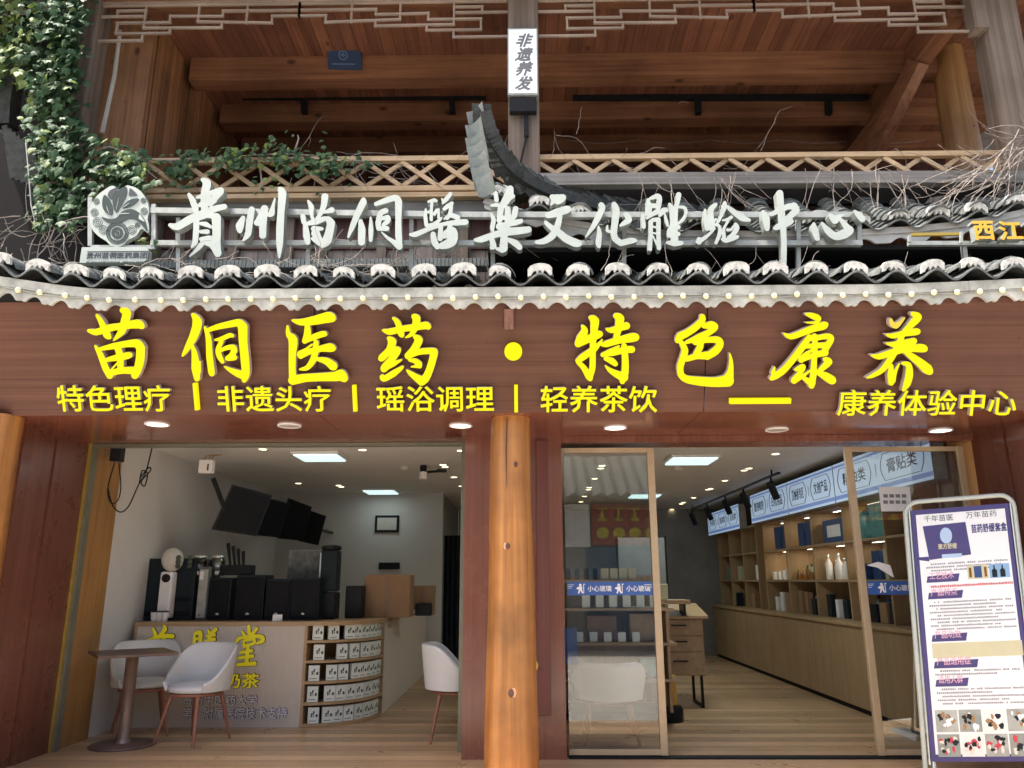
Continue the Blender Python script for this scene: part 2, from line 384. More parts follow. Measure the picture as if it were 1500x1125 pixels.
def thing(name, label, cat, loc=(0, 0, 0), rotz=0.0, group=None):
    o = bpy.data.objects.new(name, None); COL.objects.link(o); o.empty_display_size = 0.1
    o.location = loc; o.rotation_euler = (0, 0, rotz); WORLD[o.name] = Vector(loc)
    return tag(o, label, cat, group)
def copy_tree(o, parent=None):
    c = o.copy(); COL.objects.link(c)
    if parent is not None: c.parent = parent
    WORLD[c.name] = WORLD.get(o.name, Vector())
    for ch in [x for x in o.children]: copy_tree(ch, c)
    return c

# ------------------------------------------------------------------ lettering
def curve_mesh(contours, depth, bev=0.0):
    cu = bpy.data.curves.new('outline', 'CURVE'); cu.dimensions = '2D'; cu.fill_mode = 'BOTH'
    cu.extrude = depth / 2; cu.bevel_depth = bev; cu.bevel_resolution = 1
    for c in contours:
        sp = cu.splines.new('POLY'); sp.points.add(len(c) - 1)
        for p, q in zip(sp.points, c): p.co = (q[0], q[1], 0, 1)
        sp.use_cyclic_u = True
    return to_mesh(cu)
def to_mesh(cu):
    o = bpy.data.objects.new('tmp', cu); COL.objects.link(o)
    bpy.context.view_layer.update()
    me = bpy.data.meshes.new_from_object(o.evaluated_get(bpy.context.evaluated_depsgraph_get()))
    bpy.data.objects.remove(o); bpy.data.curves.remove(cu)
    return me
def place_letter(name, me, pl, mats, parent, depth, lift, sx=1, sy=1, ou=0, ov=0, shear=0):
    off = WORLD[parent.name] if parent is not None else None
    me.materials.clear()
    for m in mats: me.materials.append(m)
    for p in me.polygons:
        p.material_index = 0 if (p.normal.z > 0.6 or len(mats) == 1) else 1
        p.use_smooth = False
    pts = [pl.at(ou + v.co.x * sx + v.co.y * shear, ov + v.co.y * sy, v.co.z + depth / 2 + lift) for v in me.vertices]
    if off is None:
        off = sum(pts, Vector()) / len(pts)
    for v, p in zip(me.vertices, pts): v.co = p - off
    me.name = name; me.update()
    return link(name, me, parent, off)
GLY = {}
def bold_glyph(ch, bold):
    """outline of one character grown evenly by `bold` em: distance field of its contour, re-traced"""
    if (ch, bold) in GLY: return GLY[ch, bold]
    cu = bpy.data.curves.new('txt', 'FONT'); cu.body = ch; cu.resolution_u = 2
    me = to_mesh(cu); cnt = {}
    for p in me.polygons:
        for k in p.edge_keys: cnt[k] = cnt.get(k, 0) + 1
    S = np.array([[*me.vertices[a].co[:2], *me.vertices[b].co[:2]] for (a, b), n in cnt.items() if n == 1])
    pad = bold + 0.03; xs = np.arange(S[:, [0, 2]].min() - pad, S[:, [0, 2]].max() + pad, 0.009); ys = np.arange(S[:, [1, 3]].min() - pad, S[:, [1, 3]].max() + pad, 0.009)
    X, Yg = np.meshgrid(xs, ys); D = np.full(X.shape, 9.0); ins = np.zeros(X.shape, bool)
    for ax, ay, bx, by in S:
        dx, dy = bx - ax, by - ay; L = dx * dx + dy * dy
        if L < 1e-14: continue
        t = np.clip(((X - ax) * dx + (Yg - ay) * dy) / L, 0, 1); D = np.minimum(D, np.hypot(X - ax - t * dx, Yg - ay - t * dy))
        if ay != by: ins ^= ((ay > Yg) != (by > Yg)) & (X < dx * (Yg - ay) / dy + ax)
    bpy.data.meshes.remove(me)
    GLY[ch, bold] = [simplify(c, 0.003) for c in contours_of(np.where(ins, -D, D) - bold, xs, ys)]
    return GLY[ch, bold]
def text(name, body, pl, u0, v0, u1, v1, mats, parent, depth=0.004, lift=0.001, bold=0.0, fit=False, shear=0.0, vertical=False):
    """one string filling the rectangle u0..u1, v0..v1 of a plane"""
    if bold > 0 and all(ord(c) > 0x2E80 for c in body):
        cs = [[(x + i, y) for x, y in c] for i, ch in enumerate(body) for c in bold_glyph(ch, bold)]
        me = curve_mesh(cs, depth)
    else:
        cu = bpy.data.curves.new('txt', 'FONT'); cu.body = body; cu.resolution_u = 3
        cu.extrude = depth / 2
        me = to_mesh(cu)
    if not me.vertices: return None
    xs = [v.co.x for v in me.vertices]; ys = [v.co.y for v in me.vertices]
    if fit or len(body) > 1:
        sx = (u1 - u0) / (max(xs) - min(xs)); sy = (v1 - v0) / (max(ys) - min(ys))
        ou = u0 - min(xs) * sx; ov = v0 - min(ys) * sy
    else:
        sx = (u1 - u0); sy = (v1 - v0) / 0.94; ou = u0; ov = v0 + 0.10 * sy
    return place_letter(name, me, pl, mats, parent, depth, lift, sx, sy, ou, ov, shear)
def ptext(name, body, pl, x0, y0, x1, y1, *a, **k):
    u0, v0 = pl.hit((x0 + x1) / 2, y1); _, v1 = pl.hit((x0 + x1) / 2, y0)
    ua, _ = pl.hit(x0, (y0 + y1) / 2); ub, _ = pl.hit(x1, (y0 + y1) / 2)
    return text(name, body, pl, ua, v0, ub, v1, *a, **k)
def spline(pts):
    if len(pts) < 3: return pts
    out = []
    for i in range(len(pts) - 1):
        p0 = np.array(pts[max(0, i - 1)], float); p1 = np.array(pts[i], float); p2 = np.array(pts[i + 1], float); p3 = np.array(pts[min(len(pts) - 1, i + 2)], float)
        for t in (0, 0.25, 0.5, 0.75):
            q = 0.5 * (2 * p1 + (p2 - p0) * t + (2 * p0 - 5 * p1 + 4 * p2 - p3) * t * t + (3 * p1 - p0 - 3 * p2 + p3) * t ** 3)
            q[2] = p1[2] + (p2[2] - p1[2]) * t; out.append(tuple(q))
    out.append(tuple(pts[-1])); return out
def contours_of(F, xs, ys):
    """marching squares at 0 on F[y,x]"""
    inside = F < 0
    ny, nx = F.shape
    code = inside[:-1, :-1] * 1 + inside[:-1, 1:] * 2 + inside[1:, 1:] * 4 + inside[1:, :-1] * 8
    nxt = {}
    def ex(j, i):
        t = F[j, i] / (F[j, i] - F[j, i + 1]); return (xs[i] + t * (xs[i + 1] - xs[i]), ys[j])
    def ey(j, i):
        t = F[j, i] / (F[j, i] - F[j + 1, i]); return (xs[i], ys[j] + t * (ys[j + 1] - ys[j]))
    T = {1: [('L', 'T')], 2: [('T', 'R')], 3: [('L', 'R')], 4: [('R', 'B')], 5: [('L', 'T'), ('R', 'B')], 6: [('T', 'B')], 7: [('L', 'B')],
         8: [('B', 'L')], 9: [('B', 'T')], 10: [('T', 'R'), ('B', 'L')], 11: [('B', 'R')], 12: [('R', 'L')], 13: [('R', 'T')], 14: [('T', 'L')]}
    pos = {}
    for j, i in zip(*np.nonzero((code > 0) & (code < 15))):
        j = int(j); i = int(i)
        for a, b in T[int(code[j, i])]:
            ks = []
            for e in (a, b):
                k = {'T': ('x', j, i), 'B': ('x', j + 1, i), 'L': ('y', j, i), 'R': ('y', j, i + 1)}[e]
                if k not in pos: pos[k] = ex(k[1], k[2]) if k[0] == 'x' else ey(k[1], k[2])
                ks.append(k)
            nxt.setdefault(ks[0], []).append(ks[1]); nxt.setdefault(ks[1], []).append(ks[0])
    used = set(); out = []
    for st in list(nxt):
        if st in used: continue
        loop = [st]; used.add(st); cur = st
        while True:
            c = [k for k in nxt[cur] if k not in used]
            if not c: break
            cur = c[0]; used.add(cur); loop.append(cur)
        if len(loop) > 5: out.append([pos[k] for k in loop])
    return out
def simplify(c, tol):
    def dp(a):
        if len(a) < 3: return a
        p = np.array(a); d = p[-1] - p[0]; L = np.hypot(*d)
        dist = np.abs(d[0] * (p[:, 1] - p[0, 1]) - d[1] * (p[:, 0] - p[0, 0])) / L if L > 1e-9 else np.hypot(*(p - p[0]).T)
        k = int(dist.argmax())
        if dist[k] < tol: return [a[0], a[-1]]
        return dp(a[:k + 1])[:-1] + dp(a[k:])
    h = len(c) // 2
    return dp(c[:h + 1])[:-1] + dp(c[h:] + [c[0]])[:-1]
def brush(strokes, x0, y0, s, fat=0.0, res=0.55):
    segs = []
    for st in strokes:
        q = spline(st)
        for a, b in zip(q[:-1], q[1:]):
            segs.append([x0 + a[0] / s, y0 + a[1] / s, a[2] / s + fat, x0 + b[0] / s, y0 + b[1] / s, b[2] / s + fat])
    S = np.array(segs)
    mx = S[:, [2, 5]].max() + 1.5
    xs = np.arange(S[:, [0, 3]].min() - mx, S[:, [0, 3]].max() + mx, res); ys = np.arange(S[:, [1, 4]].min() - mx, S[:, [1, 4]].max() + mx, res)
    X, Yg = np.meshgrid(xs, ys); F = np.full(X.shape, 1e3)
    for ax, ay, ar, bx, by, br in S:
        dx, dy = bx - ax, by - ay; L = dx * dx + dy * dy
        t = np.clip(((X - ax) * dx + (Yg - ay) * dy) / L, 0, 1) if L > 1e-9 else 0 * X
        F = np.minimum(F, np.hypot(X - ax - t * dx, Yg - ay - t * dy) - (ar + t * (br - ar)))
    return [simplify(c, 0.13) for c in contours_of(F, xs, ys)]
def brush_letter(name, strokes, x0, y0, s, pl, mats, parent, depth, lift, fat=0.0, bev=0.0):
    cs = [[pl.hit(*p) for p in c] for c in brush(strokes, x0, y0, s, fat)]
    me = curve_mesh(cs, depth, bev)
    return place_letter(name, me, pl, mats, parent, depth, lift)
# ================================================================== ground
mb = MB(); mb.box(-30, 30, -30, 5.3, -0.32, -0.12); tag(mb.build('street', M['street']), 'pale paved street in front of the shop', None, None, 'structure')
mb = MB(); mb.box(-8, 8, 5.3, 16.6, -0.30, 0.0); tag(mb.build('shop_floor', M['floor']), 'pale wooden boarded floor of the shop and its threshold', None, None, 'structure')

# ================================================================== the building shell
XL, XR, YD, YB = -4.15, 4.12, 7.0, 16.5
ZS = 2.735                     # soffit height
BLD = thing('shop_building', 'two storey timber shop building with brown panelled front and open balcony above', 'building', (0, 7, 0))
def part(name, mat, fn, parent=BLD, label=None, bevel=0):
    m = MB(); fn(m); o = m.build(name, mat, parent, bevel=bevel)
    if label: o['label'] = label
    return o
# ground floor: side reveals (boards with a dark joint between), pier behind the log column, soffit, lintels
part('side_panel', M['panel_side'], lambda m: (m.box(XL - 0.06, XL, 6.74, 7.26, 0, ZS)))
part('side_panel', M['panel_side'], lambda m: (m.box(XL - 0.075, XL - 0.012, 6.3, 6.725, 0, ZS)))
part('side_panel', M['panel_side'], lambda m: (m.box(XR + 0.0, XR + 0.06, 6.55, 7.02, 0, ZS)))
part('side_panel', M['panel_side'], lambda m: (m.box(XR + 0.012, XR + 0.075, 5.9, 6.53, 0, ZS)))
part('pier', M['panel_v'], lambda m: (m.box(-0.52, 0.36, 6.98, 7.32, 0, ZS)))
part('soffit', M['soffit'], lambda m: (m.box(-5.6, -1.62, 5.97, 7.36, ZS, ZS + 0.03), m.box(-1.615, 1.42, 5.97, 7.36, ZS, ZS + 0.03), m.box(1.425, 5.6, 5.97, 7.36, ZS, ZS + 0.03)))
part('door_head', M['panel_v'], lambda m: (m.box(0.362, XR, 6.985, 7.30, 2.675, ZS - 0.002)))
part('guide_rail', M['greenalu'], lambda m: (m.box(XL + 0.002, XL + 0.045, 7.262, 7.34, 0, 2.70), m.box(XL + 0.002, -0.522, 7.27, 7.345, 2.70, ZS - 0.003), m.box(-0.575, -0.522, 7.27, 7.345, 0, 2.70)))
part('edge_strip', M['gold'], lambda m: (m.box(XL + 0.001, XL + 0.02, 7.235, 7.26, 0, ZS - 0.003)))
part('jamb_board', M['jamb'], lambda m: (m.box(XL - 0.03, XL + 0.012, 7.342, 7.86, 0, 2.9)))
part('interior_wall', M['whitewall'], lambda m: (m.box(XL - 0.2, XL - 0.01, 7.862, 13.2, 0, 3.0), m.box(XL - 0.2, -1.35, 13.2, 13.32, 0, 3.0)))
part('interior_wall', M['whitewall'], lambda m: (m.box(4.36, 4.5, 7.05, YB, 0, 3.0)))
part('rear_wall', M['backwall'], lambda m: (m.box(-1.348, 4.36, YB, YB + 0.1, 0, 3.0), m.box(-1.47, -1.35, 13.322, YB, 0, 3.0)))
part('interior_ceiling', M['ceiling'], lambda m: (m.box(XL - 0.2, 4.5, 7.30, YB + 0.1, 2.90, 2.96)))
part('threshold_rail', M['blackmatt'], lambda m: (m.box(0.38, 4.0, 6.99, 7.09, 0.0, 0.014)))
# upper floor: wall behind the roof sign, grey beam, balcony floor, side wall, ceiling and beams
YU = 6.75
def upper_wall(m):
    m.box(-3.75, 0.05, YU + 0.12, YU + 0.2, 3.4, 4.98)
part('plank_wall', M['plankgrey'], upper_wall)
def mar(m):
    pass
for a, b in ((205, 262), (270, 345), (352, 425), (432, 470), (478, 560), (566, 610), (690, 722)):
    p = P(a, 366, YU + 0.11); q = P(b, 318, YU + 0.11); part('maroon_panel', M['maroon'], lambda m: m.box(p.x, q.x, YU + 0.09, YU + 0.118, p.z, q.z))
for a in (236, 300, 348, 428, 474, 562, 648, 680, 724):
    p = P(a, 392, YU + 0.08); q = P(a, 312, YU + 0.08); part('wall_stud', M['oldwood'], lambda m: m.box(q.x - 0.045, q.x + 0.045, YU + 0.03, YU + 0.088, p.z, q.z))
zb0, zb1 = P(400, 316, YU).z, P(400, 291, YU).z
part('floor_beam', M['oldwood_x'], lambda m: m.box(-4.4, 0.0, YU - 0.06, YU + 0.118, zb0, zb1))
part('balcony_floor', M['beam'], lambda m: m.box(-4.6, 5.6, YU + 0.15, 9.6, 4.99, 5.09))
part('shade_backing', M['shadeblack'], lambda m: m.box(-7.5, -3.752, YU + 0.12, YU + 0.2, 3.4, 4.98))  # near-black sheet, darkness left of the planks put into its colour
part('shade_backing', M['shadeblack'], lambda m: (m.box(0.1, 6.5, 8.0, 8.1, 3.4, 5.0), m.box(0.052, 0.1, YU + 0.13, 8.0, 3.4, 4.98)))  # near-black backing, shade of the void under the upper eave as colour
ZC = 7.25
def ceil(m):
    m.box(-4.5, 6.2, 6.2, 9.6, ZC, ZC + 0.06)
part('balcony_ceiling', M['redplank'], ceil)
def bm1(m):
    for y, h in ((7.55, 0.30), (8.45, 0.26), (9.2, 0.24)):
        m.box(-3.75, 5.9, y, y + 0.2, ZC - h, ZC - 0.004)
part('ceiling_beam', M['beam'], bm1)
part('ceiling_beam', M['beam'], lambda m: (m.box(-4.4, 6.2, 6.52, 6.7, ZC - 0.06, ZC - 0.004), m.box(-4.4, 6.2, 6.48, 6.72, 7.13, 7.19)))
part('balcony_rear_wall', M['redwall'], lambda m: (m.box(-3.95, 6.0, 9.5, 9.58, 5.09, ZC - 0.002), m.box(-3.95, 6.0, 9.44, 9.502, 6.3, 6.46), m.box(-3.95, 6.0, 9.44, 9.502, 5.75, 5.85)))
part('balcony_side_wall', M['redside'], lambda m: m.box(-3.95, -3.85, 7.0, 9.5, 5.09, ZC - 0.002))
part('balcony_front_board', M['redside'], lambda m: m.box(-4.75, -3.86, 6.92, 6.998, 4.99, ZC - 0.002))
# tie beam and brace on the right, running back into the depth
part('tie_beam', M['beam_y'], lambda m: (m.bar((4.45, 6.7, ZC - 0.14), (4.45, 9.5, ZC - 0.14), 0.2, 0.26), m.bar((4.40, 7.4, 6.98), (3.75, 9.4, 5.2), 0.14, 0.2)))
part('unseen_roof', M['oldwood_x'], lambda m: (m.hexa([(-6, 5.95, 7.32), (7, 5.95, 7.32), (7, 12, 7.42), (-6, 12, 7.42), (-6, 5.95, 7.45), (7, 5.95, 7.45), (7, 12, 9.6), (-6, 12, 9.6)])))  # unseen overhang, eave set forward to keep sun off the balcony

# ---------------- log columns
def log_column(name, label, x, y, r0, r1, z1, knots, seed, mat=M['log'], z0=0.0, cat='column'):
    r = random.Random(seed)
    t = thing(name, label, cat, (x, y, z0))
    rows = []; n = 40; nz = 46; ph = [r.uniform(0, 6.28) for _ in range(6)]
    def rad(a, z):
        f = (z - z0) / (z1 - z0); base = r0 + (r1 - r0) * f
        return base * (1 + 0.024 * math.sin(2 * a + ph[0] + z * 1.3) + 0.016 * math.sin(3 * a + ph[1] - z * 2.1) + 0.006 * math.sin(9 * a + ph[3] + z * .6) + 0.020 * math.sin(z * 4 + ph[2] + a))
    for k in range(nz + 1):
        z = z0 + (z1 - z0) * k / nz
        rows.append([Vector((x + rad(2 * math.pi * i / n, z) * math.cos(2 * math.pi * i / n), y + rad(2 * math.pi * i / n, z) * math.sin(2 * math.pi * i / n), z)) for i in range(n + 1)])
    m = MB(); m.grid(rows); m.build('trunk', mat, t)
    for a, z, s in knots:
        an = math.radians(a); d = Vector((math.cos(an), math.sin(an), 0)); c = Vector((x, y, z)) + d * (rad(an % (2 * math.pi), z) - 0.008)
        m = MB(); m.ball(c, s * 1.5, 12, (1, 1, 1.35)); m.v = [c + (v - c) - d * ((v - c).dot(d) * 0.80) for v in m.v]
        k = m.build('knot', M['knotring'], t)
        c2 = c + d * 0.008
        m = MB(); m.ball(c2, s * 0.8, 10, (1, 1, 1.4)); m.v = [c2 + (v - c2) - d * ((v - c2).dot(d) * 0.75) for v in m.v]
        m.build('heart', M['knot'], k)
    return t
pc = P(752, 700, 6.22)
LC = log_column('timber_column', 'varnished orange log column with dark knots between the two shop openings', pc.x - 0.02, 6.22, 0.200, 0.163, ZS + 0.002,
           [(-76, P(770, 680, 6.05).z, 0.022), (-97, P(742, 800, 6.05).z, 0.024), (-90, P(742, 1015, 6.05).z, 0.028), (-8, 1.95, 0.016)], 3)
m = MB(); m.tube([P(743, 612, 6.06), P(741, 660, 6.055), P(743, 720, 6.05), P(740, 790, 6.045)], [.005, .006, .004, .002], 5); m.build('crack', M['knot'], LC)
log_column('timber_column', 'varnished orange log column at the far left edge beside the brown side panels', -4.235, 6.02, 0.20, 0.20, ZS + 0.002, [(-40, 1.75, 0.02)], 9)
log_column('balcony_column', 'yellowish log column standing inside the balcony at its right end', P(1402, 170, 7.6).x, 7.6, 0.19, 0.16, 7.24, [(-70, 6.2, 0.015)], 14, M['logdull'], 5.09)

# ================================================================== fascia sign board
T = math.radians(25)
FAS = Plane((0, 5.95, 2.73), (1, 0, 0), (0, -math.sin(T), math.cos(T)))
FH = 0.90
FS = thing('shop_signboard', 'long brown laminate signboard with yellow lit characters above the shop openings', 'signboard', (0, 5.95, 2.73))
for a, b in ((-6.4, -1.60), (-1.592, 1.43), (1.438, 6.4)):
    m = MB(); m.rect(FAS, a, 0, b, FH, -0.05, 0.0); m.build('panel', M['fascia'], FS)
m = MB(); m.box(-6.4, 6.4, 5.6, 7.3, 3.53, 3.55); m.build('backing', M['fascia'], FS)
YM = [M['yellow'], M['yellowside']]
# ------ brush characters traced stroke by stroke (x, y, half width)
G_YEL = [
 ('苗', 130, 445, 9.375, [[(195,140,18),(260,240,38),(330,400,52),(365,440,28)],[(85,350,22),(190,370,45),(340,320,50),(520,290,45),(740,260,62),(805,290,40)],[(545,75,40),(600,110,58),(575,230,58),(530,360,50),(420,485,8)],[(178,560,18),(250,690,42),(310,850,45),(370,960,45)],[(240,600,25),(420,560,42),(600,530,45),(740,525,58),(790,590,60)],[(790,590,60),(780,750,60),(745,880,55),(710,955,50)],[(330,745,28),(470,715,45),(600,690,48),(640,680,38)],[(480,590,45),(510,700,45),(515,880,42)],[(390,920,40),(540,890,45),(680,890,50)],[(480,780,12),(380,890,12)]]),
 ('侗', 265, 445, 9.375, [[(225,130,20),(290,230,65),(250,400,60),(170,560,45),(90,690,14)],[(225,560,20),(255,680,42),(270,860,60),(285,1000,38)],[(325,770,12),(300,900,40)],[(390,300,14),(440,450,38),(455,700,45),(480,900,45),(488,940,30)],[(430,345,28),(560,300,38),(720,265,45),(850,245,52),(905,300,65)],[(905,300,65),(910,500,58),(935,750,58),(945,920,55),(925,1020,35)],[(930,960,60),(840,930,50),(740,885,32),(655,835,8)],[(530,475,14),(620,460,32),(720,415,32),(765,420,25)],[(615,500,30),(570,610,35),(590,700,38),(630,770,28)],[(590,630,18),(680,585,32),(775,575,36),(790,620,40)],[(790,620,42),(750,690,38),(700,725,35),(790,715,38)]]),
 ('医', 410, 445, 9.375, [[(215,210,12),(330,235,45),(500,215,60),(700,170,75),(755,185,50)],[(150,290,14),(165,400,35),(225,480,62),(215,700,48),(215,900,45),(225,1010,55)],[(225,1020,65),(400,990,55),(600,980,55),(800,970,65),(870,955,78),(920,1000,48)],[(420,290,35),(420,400,50),(385,490,38)],[(385,495,28),(500,440,42),(610,400,42),(650,395,38)],[(480,540,15),(400,600,15),(320,660,40),(330,695,38)],[(330,690,40),(460,630,40),(600,595,42),(720,580,60),(760,590,45)],[(535,510,35),(530,620,42),(500,740,45),(420,850,35),(320,875,14)],[(560,735,25),(680,765,48),(760,825,60),(780,850,38)]]),
 ('药', 545, 445, 9.375, [[(315,180,16),(375,240,38),(420,380,45),(435,420,25)],[(175,345,14),(270,365,45),(420,330,42),(600,305,45),(750,280,52),(790,300,38)],[(590,155,30),(630,190,55),(615,300,48),(560,400,30),(480,445,8)],[(250,450,22),(300,500,58),(265,610,48),(170,710,50),(150,730,35)],[(165,735,25),(290,650,22),(380,610,42)],[(345,585,22),(375,620,45),(310,720,48),(210,840,55),(190,870,45)],[(200,860,38),(320,800,35),(430,745,10)],[(170,980,38),(200,1000,40),(320,930,45),(420,860,28),(445,835,12)],[(610,430,28),(660,480,55),(600,600,52),(520,690,50)],[(520,690,45),(650,640,42),(800,625,42),(860,640,58)],[(870,650,52),(845,760,50),(800,900,50),(750,1000,55),(700,1050,45)],[(700,1030,65),(620,980,45),(550,930,32),(500,885,10)],[(535,750,18),(610,760,35),(660,800,45),(680,840,22)],[(560,840,10),(660,830,30)]]),
 ('特', 830, 445, 9.375, [[(205,290,20),(235,350,45),(190,450,65),(145,530,45)],[(150,530,45),(270,470,50),(400,410,55),(440,395,42)],[(315,175,28),(370,220,62),(355,400,45),(345,600,40),(340,850,42),(300,990,38)],[(145,760,35),(220,700,48),(350,610,45),(430,530,25),(475,470,8)],[(150,780,30),(220,850,38),(290,960,50),(310,1000,35)],[(530,330,14),(600,345,40),(720,310,45),(800,285,50)],[(660,150,38),(710,190,62),(690,330,48),(660,450,40)],[(460,540,14),(530,530,45),(700,480,48),(870,445,62),(920,440,55)],[(700,560,14),(580,620,25),(480,680,30)],[(480,675,30),(620,650,42),(780,610,45),(870,605,48)],[(770,560,40),(785,750,45),(780,920,50),(745,1040,35)],[(760,980,65),(650,930,45),(570,880,30),(515,825,8)],[(520,730,28),(600,760,45),(650,800,35)]]),
 ('色', 970, 450, 9.375, [[(515,115,38),(510,170,45),(420,260,48),(300,340,50),(220,380,55),(180,440,35)],[(540,240,35),(640,230,55),(680,260,48),(600,330,42),(480,390,48),(300,460,25)],[(420,460,40),(570,430,38),(720,430,48),(755,490,48),(690,580,55),(580,650,50)],[(480,430,45),(485,520,45),(430,620,40)],[(310,685,38),(440,650,40),(570,640,55)],[(235,470,35),(280,570,45),(250,680,45),(215,800,45),(225,900,42)],[(225,900,42),(300,960,50),(500,990,62),(700,1000,65),(860,980,82)],[(860,970,80),(895,860,42),(905,720,25),(885,610,8)]]),
 ('康', 1110, 450, 9.375, [[(610,80,18),(700,105,42),(765,140,45),(740,190,20),(610,195,10)],[(310,345,14),(400,385,38),(560,330,45),(700,275,48),(830,240,55),(870,220,38)],[(650,390,38),(560,520,48),(440,680,45),(300,840,45),(200,910,48),(140,950,30)],[(180,800,12),(160,880,30)],[(640,430,18),(760,400,35),(900,380,40),(945,420,40),(870,540,48)],[(570,530,18),(680,510,35),(850,500,40)],[(540,700,40),(560,690,35),(700,640,35),(860,600,50)],[(700,560,18),(600,620,25),(545,680,38)],[(720,380,40),(730,520,35),(715,700,38),(705,900,45),(680,1050,40)],[(680,1010,55),(600,960,32),(550,920,20)],[(470,830,25),(560,795,42),(520,880,35),(450,970,45),(445,990,32)],[(450,985,35),(560,920,25),(680,830,10)],[(860,690,28),(910,725,52),(830,810,38),(760,870,25)],[(760,870,25),(870,920,55),(950,970,60),(965,985,40)]]),
 ('养', 1250, 450, 9.375, [[(735,75,28),(800,120,58),(720,220,45),(620,320,35)],[(380,355,12),(460,375,35),(600,345,40),(760,320,48),(800,315,42)],[(380,475,10),(480,490,38),(640,465,42),(750,445,45)],[(180,635,12),(280,655,40),(450,600,45),(650,550,45),(850,540,58),(895,550,45)],[(590,380,38),(530,520,45),(440,680,45),(330,830,38),(200,910,28),(120,940,12)],[(620,580,25),(720,650,45),(840,740,58),(930,820,70),(970,860,42)],[(445,780,30),(440,900,45),(445,1010,38)],[(555,750,10),(500,860,25),(465,980,40)],[(600,745,20),(680,770,40),(690,900,52),(660,1020,50),(610,1110,18)]]),
]
G_DOT = [[(440,150,18),(455,210,35),(510,235,42),(570,190,25),(625,130,10)]]
for ch, x0, y0, s, st in G_YEL:
    brush_letter('character', st, x0, y0, s, FAS, YM, FS, 0.05, 0.04)
o = brush_letter('character', G_DOT, 1250, 450, 9.375, FAS, [M['yellowoff'], M['yellowside']], FS, 0.05, 0.04); o['label'] = 'unlit dull yellow dot stroke of the last character'
m = MB(); u, v = FAS.hit(752, 513); m.prism([(u + 0.068 * math.cos(a * math.pi / 16), v + 0.068 * math.sin(a * math.pi / 16)) for a in range(32)], FAS, 0.04, 0.09)
m.build('dot', M['yellow'], FS)
for body, a, y0, b, y1 in (('特色理疗', 88, 562, 256, 604), ('非遗头疗', 320, 563, 489, 604), ('瑶浴调理', 552, 563, 725, 604), ('轻养茶饮', 790, 563, 962, 605), ('康养体验中心', 1222, 569, 1484, 610)):
    n = len(body); wd = (b - a) / n
    for i, ch in enumerate(body):
        ptext('small_character', ch, FAS, a + i * wd + 0.3, y0 + 1, a + (i + 1) * wd - 0.3, y1 - 3, YM, FS, 0.035, 0.022, bold=0.012)
for x, y0, y1 in ((290, 560, 599), (521, 563, 601), (756, 563, 602)):
    uc, va = FAS.hit(x, y1); ud, vb = FAS.hit(x, y0); u0 = (uc + ud) / 2 - .014; u1 = u0 + .028; m = MB(); m.rect(FAS, u0, va, u1, vb, 0.008, 0.05); m.build('divider', M['yellow'], FS)
u0, va = FAS.hit(1067, 590); u1, vb = FAS.hit(1156, 582); m = MB(); m.rect(FAS, u0, va, u1, vb, 0.008, 0.05); m.build('dash', M['yellow'], FS)
u0, va = FAS.hit(739, 482); u1, vb = FAS.hit(752, 452); m = MB(); m.rect(FAS, u0, va, u1, vb, 0.0, 0.03); m.build('bracket', M['panel_v'], FS)
# soffit downlights
for px, py, lit, lab in ((230, 622, 1, 'lit round downlight in the soffit near the left end'), (424, 624, 0, 'unlit round downlight in the soffit over the middle of the left opening'), (675, 624, 1, 'lit round downlight in the soffit just left of the log column'),
                         (901, 627, 1, 'lit round downlight in the soffit just right of the log column'), (1138, 630, 0, 'unlit round downlight in the soffit over the middle of the right opening'), (1378, 631, 1, 'lit round downlight in the soffit near the right end')):
    c = PZ(px, py, ZS - 0.006); t = thing('soffit_downlight', lab, 'downlight', c, 0, 'round downlights in the brown soffit')
    m = MB(); m.lathe([(0.085, 0.004), (0.085, -0.004), (0.10, -0.004), (0.10, 0.006)], c, 28, caps=False); m.build('trim', M['white'], t)
    m = MB(); m.lathe([(0.0001, 0.0), (0.0845, 0.0), (0.0845, 0.004)], c, 28); m.build('lens', M['downlit'] if lit else M['downoff'], t)

